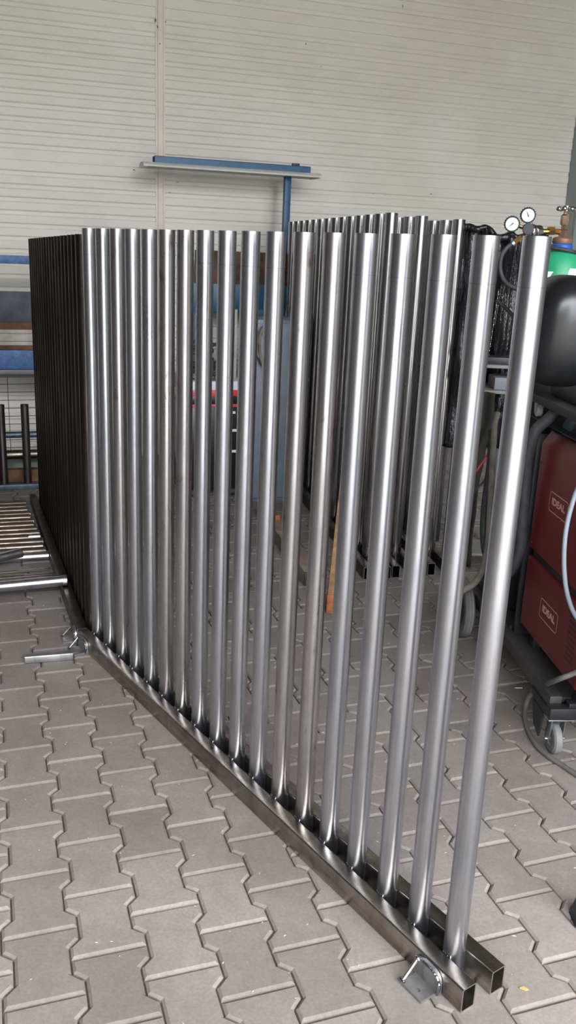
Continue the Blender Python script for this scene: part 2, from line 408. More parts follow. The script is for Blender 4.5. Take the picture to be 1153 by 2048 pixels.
# ------------------------------------------------------------------ welded pipe frames
# local frame: x along the frame away from the near end, y to the far side, pipes at y = 0
def rect_tube(b, x0, x1, y0, y1, z0, z1, w=.003):
    for a, c, d, e in ((y0,y1,z0,z0+w), (y0,y1,z1-w,z1), (y0,y0+w,z0+w,z1-w), (y1-w,y1,z0+w,z1-w)):
        b.box(x0, x1, a, c, d, e)
    return b
def beam(name, x0, x1, y0, y1, z0, z1, mat, parent):
    w, r = .003, .004
    def rr(a0, a1, c0, c1, r):
        pts = []
        for cx, cz, s in ((a1-r, c1-r, 0), (a0+r, c1-r, 90), (a0+r, c0+r, 180), (a1-r, c0+r, 270)):
            for k in range(4):
                t = radians(s+30*k); pts.append((cx+r*cos(t), cz+r*sin(t)))
        return pts
    O = rr(y0, y1, z0, z1, r); I = rr(y0+w, y1-w, z0+w, z1-w, .002); n = len(O); b = MB()
    P = [(x0, y, z) for y, z in O]+[(x1, y, z) for y, z in O]+[(x0, y, z) for y, z in I]+[(x1, y, z) for y, z in I]
    F = []
    for i in range(n):
        j = (i+1) % n
        F += [(i, j, n+j, n+i), (2*n+j, 2*n+i, 3*n+i, 3*n+j), (j, i, 2*n+i, 2*n+j), (n+i, n+j, 3*n+j, 3*n+i)]
    b.poly(P, F); o = b.build(name, mat, parent, smooth=40); o.data.materials.append(M['cut'])
    for f in o.data.polygons:
        if abs(f.normal.x) > .9: f.material_index = 1
    return o
def pipe_mesh(r, h, mat, z0=.006):
    b = MB(); b.tube((0,0,z0), (0,0,h), r, .0026, 40); o = b.build('pipe', mat, smooth=40); return o
def bead(pts, r0, seed=1):
    rnd = random.Random(seed); b = MB(); b.sweep(pts, [r0*rnd.uniform(.72, 1.25) for _ in range(18)], 8, 4); return b
def weld_meshes(r):
    pts = [(-r*.42-.001, -r*.93, .015), (-r*.42, -r*.93, .040), (-r*.45, -r*.93, .0595)]
    pts += [(r*sin(t), -r*cos(t)*.985, .0605) for t in [radians(-26+k*52/6) for k in range(1, 6)]]
    pts += [(r*.45, -r*.93, .0595), (r*.42, -r*.93, .040), (r*.42+.001, -r*.93, .015)]
    f = bead(pts, .0026, 2).build('weld_bead', M['weld'], smooth=60)
    g = bead([(r*.40, r*.93, z) for z in (.010, .022, .034, .046, .057)], .0027, 4).build('weld_bead', M['weld'], smooth=60)
    return f, g
def lug(parent, xs, side=-1, mat=None, flip=1):
    """angle lug standing on the floor against the front beam; xs centre along the beam"""
    y0 = -.0675; e = parent
    pl = MB(); pl.bm.free(); pl.bm = bmesh.new()
    # base plate with a bolt hole
    a0, a1, c0, c1, z0, z1 = xs-.033, xs+.033, y0-.052, y0-.001, .001, .007
    hx, hy, hr, n = xs-.006*flip, y0-.036, .0062, 16
    outer = []
    for k in range(n):
        t = 2*pi*k/n; ux, uy = cos(t), sin(t)
        tx = ((a1-hx) if ux > 0 else (a0-hx))/ux if abs(ux) > 1e-6 else 9
        ty = ((c1-hy) if uy > 0 else (c0-hy))/uy if abs(uy) > 1e-6 else 9
        s = min(tx, ty); outer.append((hx+ux*s, hy+uy*s))
    corners = [(a0,c0),(a1,c0),(a1,c1),(a0,c1)]
    inner = [(hx+hr*cos(2*pi*k/n), hy+hr*sin(2*pi*k/n)) for k in range(n)]
    for z, fl in ((z1, 0), (z0, 1)):
        O = [pl.bm.verts.new((x, y, z)) for x, y in outer]; I = [pl.bm.verts.new((x, y, z)) for x, y in inner]; C_ = [pl.bm.verts.new((x, y, z)) for x, y in corners]
        for k in range(n):
            j = (k+1) % n; p, q = outer[k], outer[j]
            f = [O[k], O[j], I[j], I[k]]
            ed = lambda s: (abs(s[0]-a0) < 1e-6, abs(s[0]-a1) < 1e-6, abs(s[1]-c0) < 1e-6, abs(s[1]-c1) < 1e-6)
            if not any(u and v for u, v in zip(ed(p), ed(q))):
                cr = min(range(4), key=lambda m: (corners[m][0]-(p[0]+q[0])/2)**2+(corners[m][1]-(p[1]+q[1])/2)**2)
                pl.bm.faces.new([O[k], C_[cr], O[j]])
            pl.bm.faces.new(f)
        if fl: lo = (O, I, C_)
        else: hi = (O, I, C_)
    for k in range(n):
        j = (k+1) % n; pl.bm.faces.new([hi[1][k], hi[1][j], lo[1][j], lo[1][k]])
    for k in range(4):
        j = (k+1) % 4; pl.bm.faces.new([hi[2][k], hi[2][j], lo[2][j], lo[2][k]])
    bp = pl.build('lug_plate', mat or M['lug'], e, smooth=30)
    # rounded web plate on the beam face
    b = MB(); pts = [(xs-.040, .004), (xs-.040, .024)]
    for k in range(9):
        t = radians(180-90*k/8); pts.append((xs-.012+.028*cos(t), .030+.026*sin(t)))
    pts += [(xs+.012, .057), (xs+.038, .046), (xs+.040, .004)]
    if flip < 0: pts = [(2*xs-x, z) for x, z in pts]
    b.prism([(x, y0+.0015, z) for x, z in pts], (0, -.008, 0)); b.build('lug_web', mat or M['lug'], e, smooth=30)
    b = MB(); sx = xs+.030*flip
    b.cyl((sx-.002*flip, y0-.008, .050), (sx+.0*flip, y0-.048, .009), .0042, 12); b.build('lug_rod', M['rod'], e)
    wp = [(xs-.037*flip, y0-.0085, .006)]+[(p[0], y0-.0085, p[1]-.003) for p in pts[1:12]]
    bead(wp, .0038, 5).build('lug_weld', M['weld'], e, smooth=60)
    bead([(sx-.008*flip, y0-.0095, .046), (sx-.002*flip, y0-.010, .052), (sx+.005*flip, y0-.0095, .048)], .0045, 6).build('lug_weld', M['weld'], e, smooth=60)
    bead([(sx-.007, y0-.047, .008), (sx, y0-.049, .010), (sx+.006, y0-.046, .008)], .0045, 7).build('lug_weld', M['weld'], e, smooth=60)

def frame(label, loc, az, svals, r, h, x0, x1, bmat, pmats, hs=None, lugs=(), weld=True, bh=.06, bw=.04):
    """az: direction (clockwise from +Y) the frame runs away from its near end"""
    t = thing('pipe_fence', label, 'pipe fence', loc, pi/2-az, None)
    # local x = along, local y = left of it (towards the viewer side): front is +y there, so mirror
    beam('front_beam', x0, x1, r-.0005, r+bw, 0, bh, bmat, t)
    beam('rear_beam', x0-.001, x1, -r-bw, -r+.0005, 0, bh, bmat, t)
    src = {}
    wm = None
    for i, s in enumerate(svals):
        mat = pmats[i % len(pmats)] if isinstance(pmats, list) else pmats
        hh = hs[i] if hs else h
        key = (mat.name, round(hh, 4))
        if key not in src:
            p = pipe_mesh(r, hh, mat); src[key] = p
        else:
            p = src[key].copy(); COL.objects.link(p)
        p.parent = t; p.location = (s, 0, 0); p.rotation_euler = (0, 0, pi)
        if weld:
            if wm is None: wm = ws = weld_meshes(r)
            else:
                ws = [w.copy() for w in wm]
                for w in ws: COL.objects.link(w)
            for w in ws: w.parent = p
    for xs, fl in lugs:
        # build lugs on the +y side by a turned holder mesh set
        before = set(COL.objects)
        lug(t, -xs, flip=fl)
        for o in [o for o in COL.objects if o not in before]:
            o.data.transform(Matrix.Rotation(pi, 4, 'Z'))
    return t

SA = [1.9390,1.8255,1.7109,1.5965,1.4801,1.3652,1.2520,1.1399,1.0240,.9096,.7963,.6805,.5654,.4557,.3417,.2247,.1154,0.0]
AZA = -(2.194465-pi/2)
P_, R_ = M['pipe'], M['pipe_rust']
matsA = [P_, P_, R_, P_, P_, R_, R_, P_, P_, P_, P_, R_, R_, P_, P_, P_, P_, P_]
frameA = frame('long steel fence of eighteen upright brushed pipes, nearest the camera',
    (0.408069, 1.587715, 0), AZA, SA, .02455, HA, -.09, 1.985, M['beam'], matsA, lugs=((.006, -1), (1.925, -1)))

# frame B: pipes coloured dark for their reflections, continues to the left rear
AZB = radians(-21.53); EB = Vector((-.804, 3.156, 0)); dB = Vector((sin(AZB), cos(AZB), 0)); nB = Vector((cos(AZB), -sin(AZB), 0))
LB = 1.794; svB = [LB*i/17 for i in range(18)]
orgB = EB+dB*.068+nB*.0645
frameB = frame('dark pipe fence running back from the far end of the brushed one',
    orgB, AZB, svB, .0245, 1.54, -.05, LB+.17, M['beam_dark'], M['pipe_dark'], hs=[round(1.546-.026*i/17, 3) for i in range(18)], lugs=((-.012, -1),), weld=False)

# frames C: three parallel ones behind
AZC = radians(-12.547); dC = Vector((sin(AZC), cos(AZC), 0)); nC = Vector((cos(AZC), -sin(AZC), 0))
labs = ['front one of three parallel taller pipe fences behind the brushed one',
        'middle one of three parallel taller pipe fences behind the brushed one',
        'right-hand one of three parallel taller pipe fences, nearest the gas cylinder']
rC = .029
for k, (ex, ey) in enumerate([(.38, 4.006), (.519, 4.047), (.704, 4.105)]):
    o0 = Vector((ex, ey, 0))+dC*.172+nC*(.04+rC)
    hC = (HC, HC-.006, HC-.012)[k]
    pm = M['pipe_c'] if k < 2 else [M['pipe_c'], M['pipe_rust']]
    # the middle row sits one beam further so that the beams only touch
    frame(labs[k], o0+nC*(.003 if k == 1 else 0), AZC, [.163*i for i in range(14 if k == 0 else 13)], rC, hC, -.172, .163*(13 if k == 0 else 12)+.06, M['beam_dark'], pm, weld=False, bh=.064)

# ------------------------------------------------------------------ floor stock on the left
def lying_pipe(name, label, cat, p, q, r, mat, group=None, hollow=True):
    """tube lying on the floor from p to q"""
    p, q = Vector(p), Vector(q); L = (q-p).length; ang = atan2((q-p).y, (q-p).x); el = math.asin((q-p).z/L)
    b = MB(); (b.tube if hollow else b.cyl)((0,0,0), (L,0,0), r, *( (.0026, 28) if hollow else (20,)))
    o = b.build(name, mat, smooth=40); o.location = p; o.rotation_euler = (0, -el, ang); tag(o, label, cat, group); return o
RP = .0243
e1 = atz(134, 1160, .086); w1 = (atz(0, 1173, .075)-e1).normalized()
lying_pipe('steel_pipe', 'bright polished pipe lying nearest the camera at the left edge', 'pipe', e1, e1+w1*1.25, RP, M['pipe_floor'])
e3 = atz(97, 1111, RP)
lying_pipe('steel_pipe', 'bright pipe lying under the slanting one at the left edge', 'pipe', e3, e3-D*1.2, RP, M['pipe_floor'])
e4 = atz(43, 1105, .0745); e4b = e4+Vector((-.42, -.30, 0))*1.9; e4b.z = .0745
lying_pipe('steel_pipe', 'short bright pipe lying slantwise on top of the floor pipes', 'pipe', e4, Vector((e4.x-.62, e4.y-.52, .03)), RP, M['pipe_floor'])
for (x, y), lb in (((101, 1137), 'narrow flat steel bar on the floor, just behind the nearest bright pipe and shorter'), ((120, 1146), 'narrow flat steel bar on the floor touching the nearest bright pipe')):
    a = atz(x, y, .006); b = MB(); b.box(-1.2, 0, -.011, .011, 0, .008, .001); o = b.build('flat_bar', M['pipe_brown']); o.location = (a.x, a.y, 0); o.rotation_euler = (0, 0, WROT+.03); tag(o, lb, 'steel bar')
# row of brownish pipes
yy = e3.dot(N)+.052; n_r = 13; row0 = None
ends = [(4.23,-1.229),(4.284,-1.246),(4.362,-1.278),(4.483,-1.329),(4.542,-1.353),(4.646,-1.402),(4.774,-1.45),(4.916,-1.515),(4.996,-1.551)]
for i in range(n_r):
    t = i/(n_r-1); y = 4.16+.80*t; x = -1.205-.34*t+random.uniform(-.012, .012)
    b = MB(); b.tube((-1.3,0,0), (0,0,0), .0235, .0026, 24) if row0 is None else b.bm.free()
    if row0 is None: o = row0 = b.build('steel_pipe', M['pipe_brown'], smooth=40)
    else: o = row0.copy(); COL.objects.link(o)
    o.location = (x, y, .0236); o.rotation_euler = (0, 0, WROT)
    names = ['first', 'second', 'third', 'fourth', 'fifth', 'sixth', 'seventh', 'eighth', 'ninth', 'tenth', 'eleventh', 'twelfth', 'thirteenth']
    lb = {0: 'brownish floor pipe of the left stack, closest to the bright pipes', n_r-1: 'brownish floor pipe of the left stack, farthest back, before the short posts'}.get(i, 'brownish pipe lying in the left floor stack, %s from the front of the row' % names[i])
    tag(o, lb, 'pipe', 'brownish pipes lying on the floor at the left')
a = atz(80, 1074, .06); b = MB(); b.tube((-.055,0,0), (0,0,0), .017, .0025, 20); o = b.build('pipe_offcut', M['pipe_floor'], smooth=40); o.location = (a.x, a.y, .064); o.rotation_euler = (0,0,WROT); tag(o, 'small bright pipe offcut lying on the brownish floor pipes', 'pipe')
# square tube piece by the far lug
a = atz(50, 1318, .015); c_ = atz(150, 1310, .015); ang = atan2(c_.y-a.y, c_.x-a.x)
o = beam('square_tube', 0, .175, -.015, .015, 0, .03, M['lug'], None); o.location = (a.x, a.y, 0.0005); o.rotation_euler = (0,0,ang); tag(o, 'short grey square tube offcut on the paving beside the corner lug', 'steel tube')

# timber / bars near the rear frames
def bar_on_floor(name, label, cat, A, B, w, h, mat, endmat=None, side=1):
    A, B = Vector((A[0], A[1], 0)), Vector((B[0], B[1], 0)); L = (B-A).length; ang = atan2((B-A).y, (B-A).x)
    t = thing(name, label, cat, A, ang); b = MB(); b.box(.0, L, min(0, -side*w), max(0, -side*w), 0, h, .002); b.build('bar_body', mat, t)
    if endmat: b = MB(); b.box(-.012, .0, min(0, -side*w), max(0, -side*w), 0, h*.98, .002); b.build('end_block', endmat, t)
    return t
A_b = Vector((.187, 3.577, 0)); B_b = aty(694, 850, 4.27)
t = thing('rusty_bar', 'long rusty steel bar leaning against the rear pipes, orange foot on the paving', 'steel bar', A_b, 0)
b = MB(); b.box(0, .055, 0, .045, 0, .087, .002); b.build('foot_block', M['rust'], t)
q = B_b-A_b; b = MB(); st = Vector((.002, .004, .0875)); e_ = Vector((q.x, q.y, q.z)); w_ = Vector((.05, 0, 0)); up_n = Vector((0, -.022, .012))
b.hexa([st+Vector((0,.03,-.0)), st+w_+Vector((0,.03,0)), st+w_, st, e_+Vector((0,.03,-.0)), e_+w_+Vector((0,.03,0)), e_+w_, e_]); b.build('bar_body', M['rust_tan'], t)
bar_on_floor('timber_beam', 'pale weathered bearer timber lying left of the rear frames', 'timber', (.088, 3.90), (-.184, 5.0), .075, .07, M['wood'], M['blackgrey'], 1)
b = MB(); b.box(-.03, .03, -.04, .04, 0, .03, .002); o = b.build('rusty_block', M['rust'], None); o.location = (-.082, 4.72, .0705); o.rotation_euler = (0,0,.24); tag(o, 'small orange rusty steel block resting on the bearer timber', 'steel block')

# ------------------------------------------------------------------ stock rack at the left rear
OFF = .55; VR = WD-OFF
def zr(y, x=30, off=OFF): return onwall(x, y, off)[1]
RU0, RU1 = -1.6, .52
rack = thing('stock_rack', 'blue steel stock rack along the rear wall at the left edge', 'rack', hp(0, VR, 0), WROT)
def rbox(name, y0, y1, mat, d0=0.0, d1=.05, u0=RU0, u1=RU1, parent=rack, bev=.003):
    z1, z0 = zr(y0), zr(y1); b = MB(); b.box(u0, u1, d0, d1, z0, z1, bev); return b.build(name, mat, parent)
rbox('top_rail', 511, 528, M['blue_rack']); rbox('shelf_rail', 700.5, 738, M['blue_rack']); rbox('shelf_lip', 738.5, 748, M['ledge'], -.03, .05); rbox('under_rail', 749, 755, M['blackgrey'])
for u in (RU0, RU1-.05):
    b = MB(); b.box(u, u+.05, .052, .10, 0, zr(511), .003); b.build('upright', M['blue_rack'], rack)
b = MB(); b.box(RU0, RU1, .052, .40, zr(738), zr(701.5)); b.build('shelf', M['ledge'], rack)
zs = zr(700)
def stock(name, label, cat, y0, y1, mat, d0, d1, u0=RU0, u1=RU1-.03):
    z1, z0 = zr(y0), zr(y1); b = MB(); b.box(u0, u1, d0, d1, 0, z1-z0, .003); o = b.build(name, mat); o.location = hp(0, VR, z0); o.rotation_euler = (0,0,WROT); return tag(o, label, cat)
stock('flat_bar', 'brown rusty flat bar, lowest on the blue rack shelf', 'steel bar', 691.5, 700, M['rust_brown'], .0, .12)
stock('board', 'pale narrow board directly above the rusty flat bar on the rack', 'board', 683, 691, M['board'], .0, .10)
stock('board', 'wide grey weathered board in the middle of the rack pile', 'board', 667.5, 682.5, M['board'], .0, .08)
stock('board', 'pale board on top of the rack pile, just under the dark plate', 'board', 659.5, 667, M['board'], .0, .09)
o = stock('steel_plate', 'dark grey steel plate with rusty lower edge standing on the rack', 'steel plate', 583, 645, M['dark_plate'], .02, .03)
b = MB(); b.box(RU0, RU1-.03, -.002, .008, zr(659)-zr(645), 0, .001); r_ = b.build('rusty_edge', M['rust_brown'], None); r_.parent = o; r_.location = (0, .019, 0)
# wire mesh panel
t = thing('wire_mesh_panel', 'dark welded wire mesh panel standing under the blue rack', 'wire mesh', hp(0, VR+.08, 0), WROT)
zt, zb = zr(758), zr(934); b = MB(); n_h = 12
for i in range(n_h):
    z = zt-(zt-zb)*i/(n_h-1); b.cyl((RU0, 0, z), (RU1-.05, 0, z+.01), .0022, 6)
b.build('horizontal_wires', M['wire'], t)
b = MB()
for u in [.03-.235*k for k in range(7)]+[.265, .465]: b.cyl((u, .003, zb), (u, .003, zt+.01), .0022, 6)
b.build('vertical_wires', M['wire'], t)
# tubes below
for y0, y1, mt, lb, nm in ((863, 876, 'rack_pipe', 'blue grey round tube stored behind the short posts, upper one', 'round_tube'), (900, 918, 'pipe_brown', 'brownish worn round tube stored below the blue grey one', 'round_tube')):
    z1, z0 = zr(y0, off=OFF+.1), zr(y1, off=OFF+.1); r = (z1-z0)/2
    b = MB(); b.tube((RU0,0,0), (RU1,0,0), r, .003, 20); o = b.build(nm, M[mt], smooth=40); o.location = hp(0, VR-.1, (z0+z1)/2); o.rotation_euler = (0,0,WROT); tag(o, lb, 'steel tube')
# stands that carry those tubes
for u in (RU0+.05, .40):
    b = MB(); b.box(-.02, .02, -.02, .045, 0, .262, .002); b.box(-.02, .02, -.16, -.02, .0, .03, .002)
    b.box(-.02, .02, -.16, -.02, .2505, .262) if False else None
# brown bottom plank and green board
stock('board', 'grey green board standing on edge at the foot of the rack', 'board', 921, 942, M['green'], .03, .05)
z1 = zr(940, off=OFF+.25); b = MB(); b.box(RU0, RU1, 0, .06, 0, max(z1, .06), .003); o = b.build('plank', M['rust_brown']); o.location = hp(0, VR-.25, 0); o.rotation_euler = (0,0,WROT); tag(o, 'brown timber plank on the floor behind the short posts', 'timber')
# short posts on their base rail
P1 = atz(14, 966, .035); P2 = atz(58, 965.5, .035)
zc = (P1.dot(N)+P2.dot(N))/2; u1_, u2_ = P1.dot(D), P2.dot(D); hpost = .50
t = thing('short_post_fence', 'low fence with short dark upright tubes at the left edge behind the floor pipes', 'pipe fence', hp(0, zc, 0), WROT)
b = MB(); b.box(u1_-1.2, u2_+.25, -.045, .03, 0, .035, .003); b.build('base_rail', M['rack_pipe'], t)
for u, px in ((u1_-.32, None), (u1_-.016, 815), (u2_-.006, 818)):
    b = MB(); b.tube((u, 0, .034), (u, 0, .535), .0245, .003, 24); b.build('post', M['dark_post'], t, smooth=40)

# ------------------------------------------------------------------ blue frame with the lamp, centre rear
LO = .36; VB = WD-LO
def bz(x, y, off=LO): return onwall(x, y, off)
uL, _ = bz(387, 590); uR = bz(640, 590)[0]
zt_ = bz(455, 568)[1]; zb_ = bz(455, 624)[1]
up_, zp = bz(582, 356)
t = thing('lamp_stand', 'blue steel post frame behind the pipe frames with a lamp channel on top', 'lamp stand', hp(0, VB, 0), WROT)
b = MB(); b.box(uL, uR, 0, .05, zb_, zt_, .003); b.build('cross_panel', M['blue'], t)
b = MB(); b.box(bz(505, 600)[0], uR, -.006, 0, bz(520, 643)[1], zb_+.02, .001); b.build('side_plate', M['blue'], t)
ztop = bz(582, 350)[1]
b = MB(); b.box(up_-.022, up_+.022, .052, .096, 0, ztop, .003); b.build('post', M['blue'], t)
b = MB(); b.box(uL+.02, uL+.06, .052, .09, 0, zb_, .003); b.build('post', M['blue'], t)
# channel: left end 311,309-322 ; right end 623,335-345
uA, zA = bz(310, 310); uB, zB = bz(622, 336)
ch = MB(); zc0 = min(bz(310, 322)[1], bz(622, 346)[1]); zc1 = max(zA, zB)-.003
ch.box(uA, uB, .0, .004, zc0, zc1); ch.box(uA, uB, .0, .09, zc1-.004, zc1+.0005); ch.box(uA, uB, .086, .09, zc0, zc1)
ch.build('lamp_channel', M['blue'], t, smooth=None)
b = MB(); b.box(0, .05, .03, .06, zc1, zc1+.018, .004); o = b.build('cable_gland', M['black'], t); o.location = (uB-.12, 0, 0)
# lamp itself: a shallow pale trough below the channel
uC = bz(285, 322)[0]; uD = bz(640, 352)[0]
lm = thing('fluorescent_lamp', 'long pale fluorescent lamp reflector hanging under the blue channel, unlit', 'lamp', hp(0, VB, 0), WROT)
b = MB(); zl1 = zc0-.001; zl0 = zl1-.030
prof = [(-.06, zl0), (-.05, zl0+.012), (-.01, zl1), (.10, zl1), (.14, zl0+.012), (.15, zl0), (.145, zl0), (.10, zl1-.006), (-.01, zl1-.006), (-.055, zl0)]
b.prism([(uC+.01, y, z) for y, z in prof], (uD-uC-.02, 0, 0)); b.build('reflector', M['lampshade'], lm, smooth=None)
for u in (uC, uD-.025): b = MB(); b.prism([(u, y, z) for y, z in [(-.062, zl0-.002), (-.052, zl0+.014), (-.012, zl1), (.102, zl1), (.142, zl0+.014), (.152, zl0-.002)]], (.025, 0, 0)); b.build('end_cap', M['lampshade'], lm, smooth=None)
for y in (.02, .07): b = MB(); b.cyl((uC+.03, y, zl1-.018), (uD-.03, y, zl1-.018), .011, 12); b.build('lamp_tube', M['white'], lm)
# rusty plate standing on the cross panel
z1 = bz(455, 502)[1]; b = MB(); b.box(bz(392, 540)[0], uR-.05, 0, .03, 0, z1-zt_-.001, .002); o = b.build('rusty_plate', M['rust_brown']); o.location = hp(0, VB+.01, zt_+.0005); o.rotation_euler = (0,0,WROT); tag(o, 'brown rusty steel plate standing on the blue cross panel', 'steel plate')

# grey cabinet behind the brushed pipes
OC = 1.43; cu0 = onwall(502, 1004, OC)[0]; cu1 = cu0+.28; czt = onwall(520, 640, OC)[1]
t = thing('tool_cabinet', 'tall blue grey metal cabinet seen between the brushed pipes', 'cabinet', hp(cu0, WD-OC, 0), WROT)
b = MB(); b.box(0, .28, .02, .34, 0, czt, .004); b.build('body', M['cabinet'], t)
b = MB(); b.box(.006, .137, 0, .019, .03, czt-.02, .003); b.build('door', M['cabinet'], t)
b = MB(); b.box(.141, .274, 0, .019, .03, czt-.02, .003); dr = b.build('door', M['cabinet'], t)
b = MB(); b.box(.150, .162, -.018, 0, czt*.5, czt*.5+.12, .002); h_ = b.build('handle', M['black'], None); h_.parent = dr
# coiled pale hose hung on the cabinet corner
b = MB(); pts = []
cz = onwall(520, 690, OC)[1]
for k in range(46):
    a = k*2*pi/12; rr = .085+.012*sin(k*1.3); pts.append((.07+rr*.8*cos(a), -.018-.0006*k, cz+rr*1.3*sin(a)))
b.sweep(pts, .008, 8, 3); o = b.build('coiled_hose', M['hose_beige']); o.location = hp(cu0, WD-OC-.012, 0); o.rotation_euler = (0,0,WROT); tag(o, 'coiled pale hose hanging on the blue grey cabinet', 'hose')
# black and red machine
OM = 1.25; mu0 = onwall(372, 900, OM)[0]; mu1 = min(onwall(494, 900, OM)[0], cu0-.012)
def mz(y): return onwall(430, y, OM)[1]
t = thing('plasma_cutter', 'black machine with red bands and a white top strip behind the brushed pipes', 'welding machine', hp(mu0, WD-OM, 0), WROT)
w = mu1-mu0
b = MB(); b.box(0, w, .01, .40, .05, mz(815), .006); b.build('body', M['plastic'], t)
b = MB(); b.box(.0, w, 0, .40, mz(815)+.001, mz(809), .002); b.build('lower_band', M['redtrim'], t)
b = MB(); b.box(.01, w-.01, .01, .40, mz(809)+.001, mz(793), .002); b.build('vent_gap', M['plastic'], t)
b = MB(); b.box(.0, w, 0, .40, mz(793)+.001, mz(781), .002); b.build('upper_band', M['redtrim'], t)
b = MB(); b.box(.0, w, 0, .40, mz(781)+.001, mz(763), .004); b.build('top_cover', M['white'], t)
for x in (.03, w-.07):
    for y in (.03, .33): b = MB(); b.cyl((x, y, .025), (x+.03, y, .025), .025, 16); b.build('castor', M['rubber_dark'], t)
b = MB()
for z, L in ((mz(826), .05), (mz(848), .03), (mz(862), .06), (mz(904), .08)): b.box(w*.72, w*.72+L, .004, .0095, z-.008, z+.008)
b.build('control_marks', M['white'], t)
# clutter on it
top = mz(763)
hz = lambda x, y: (onwall(x, y, OM)[0]-mu0, onwall(x, y, OM)[1])
def place_local(o, u, d, z): o.location = hp(mu0+u, WD-OM+d, z); o.rotation_euler = (0,0,WROT)
b = MB(); z_ = hz(475, 622)[1]-top; b.box(0, .05, 0, .08, 0, z_-.001, .003); o = b.build('card_box', M['board']); place_local(o, hz(468, 700)[0], .12, top+.0005); tag(o, 'tall pale cardboard box on the black and red machine', 'box')
b = MB(); pts = []
for k in range(60):
    a = k*2*pi/11; rr = .06+.02*sin(k*.7); pts.append((rr*1.5*cos(a), rr*.7*sin(a), .012+.0035*k+.01*sin(k*2.1)))
b.sweep(pts, .010, 8, 3); o = b.build('cable_coil', M['hose_dark']); place_local(o, .12, .16, top+.002); tag(o, 'heap of coiled black cable on the black and red machine', 'cable')
b = MB()
for k in range(9): b.sweep([(.02*k, .0, .0), (.02*k+.01, .01*(-1)**k, .05), (.018*k+.02, -.01, .10+.02*(k%3))], .004, 6, 4)
b.box(-.02, .22, -.03, .05, -.0005, .008); o = b.build('cable_comb', M['chrome']); place_local(o, .06, .035, top+.001); tag(o, 'tangle of bright cable ends on the black and red machine', 'cable')

# ------------------------------------------------------------------ welding trolley at the right
C0 = Vector((.898, 2.532, 0)); AZM = radians(-5)
dM = Vector((sin(AZM), cos(AZM), 0)); nM = Vector((cos(AZM), -sin(AZM), 0))
RZM = -AZM     # local: x = right (nM), y = away (dM)
def mw(x, y, z=0): return C0+nM*x+dM*y+Z*z
def onside(px, py, off=0.0):     # local (y, z) on the machine's side plane
    r = ray(px, py); t = ((C0+nM*off).dot(nM))/(r.x*nM.x+r.y*nM.y); P = Vector((0,0,EYE))+r*t
    q = Vector((P.x, P.y, 0))-C0; return q.dot(dM), P.z
cart = thing('welding_trolley', 'black wheeled trolley carrying the two stacked red welding machines', 'trolley', C0, RZM)
b = MB(); b.box(-.045, -.005, -.02, .95, .165, .205, .003); b.build('side_rail', M['blackgrey'], cart)
b = MB(); b.box(.355, .395, -.02, .95, .165, .205, .003); b.build('side_rail', M['blackgrey'], cart)
b = MB(); b.box(-.004, .354, .0, .94, .172, .19, .002); b.build('deck', M['blackgrey'], cart)
b = MB(); b.box(-.055, .40, -.06, -.021, .145, .182, .003); b.build('front_bumper', M['black'], cart)
b = MB(); b.box(.005, .40, -.055, -.0205, .1825, .197, .002); b.build('front_step', M['black'], cart)
b = MB(); b.prism([(-.05, -.02, .134), (-.05, .10, .134), (-.05, .13, .164), (-.05, -.02, .164)], (.10, 0, 0)); b.prism([(-.052, .02, .04), (-.052, .07, .06), (-.052, .10, .134), (-.052, -.0, .134)], (.006, 0, 0)); b.build('castor_bracket', M['black'], cart)
for px in (-.010, .335):
    c = MB(); c.rev((px-.014, -.01, .05), (1,0,0), [(.0,.004),(.020,.004),(.024,.0),(.043,.0),(.050,.005),(.050,.023),(.043,.028),(.024,.028),(.020,.024),(0,.024)], 28); w_ = c.build('castor_wheel', M['rubber'], cart)
    c = MB(); c.rev((px+.0142, -.01, .05), (1,0,0), [(.0,.004),(.010,.004),(.022,.0),(.026,-.001),(.026,-.003)], 20); k_ = c.build('hub', M['zinc'], None); k_.parent = w_
    c = MB(); c.box(px-.04, px+.045, -.045, .03, .1295, .1345, .001); c.prism([(px+.022, -.03, .129), (px+.022, .015, .129), (px+.022, .0, .042), (px+.022, -.02, .042)], (.003, 0, 0)); c.prism([(px-.022, -.03, .129), (px-.022, .015, .129), (px-.022, .0, .042), (px-.022, -.02, .042)], (.003, 0, 0)); c.cyl((px-.03, -.01, .05), (px+.036, -.01, .05), .005, 10); c.build('castor_fork', M['zinc'], cart)
for px, sx in ((-.075, 1), (.405, 1)):
    c = MB(); c.rev((px-.018, .89, .125), (1,0,0), [(0,.008),(.06,.008),(.082,.002),(.088,0),(.114,.0),(.125,.008),(.122,.014),(.1255,.019),(.122,.024),(.125,.030),(.114,.038),(.088,.038),(.082,.036),(.06,.03),(0,.03)], 40); w_ = c.build('rear_wheel', M['rubber'], cart)
    c = MB(); c.rev((px-.0195, .89, .125), (1,0,0), [(0,.002),(.02,.002),(.03,.006),(.078,.007),(.086,.0),(.088,.0015)], 32); k_ = c.build('rim', M['rubber_dark'], None); k_.parent = w_
    c = MB(); c.cyl((px-.03, .89, .125), (px-.017, .89, .125), .009, 14); k_ = c.build('axle_cap', M['chrome'], None); k_.parent = w_
c = MB(); c.cyl((-.055, .89, .125), (.40, .89, .125), .011, 14); c.build('axle', M['black'], cart)
c = MB(); c.box(.0, .012, .78, .94, .1, .171, .001); c.box(.34, .352, .78, .94, .1, .171, .001); c.build('axle_bracket', M['black'], cart)
c = MB(); c.box(.0, .352, .475, .49, .1905, .95, .003); c.build('back_plate', M['black'], cart)
c = MB(); c.box(-.004, .358, .93, .945, .1905, .26, .003); c.box(-.01, .0, .50, .945, .1905, .215, .001); c.build('cylinder_guard', M['black'], cart)
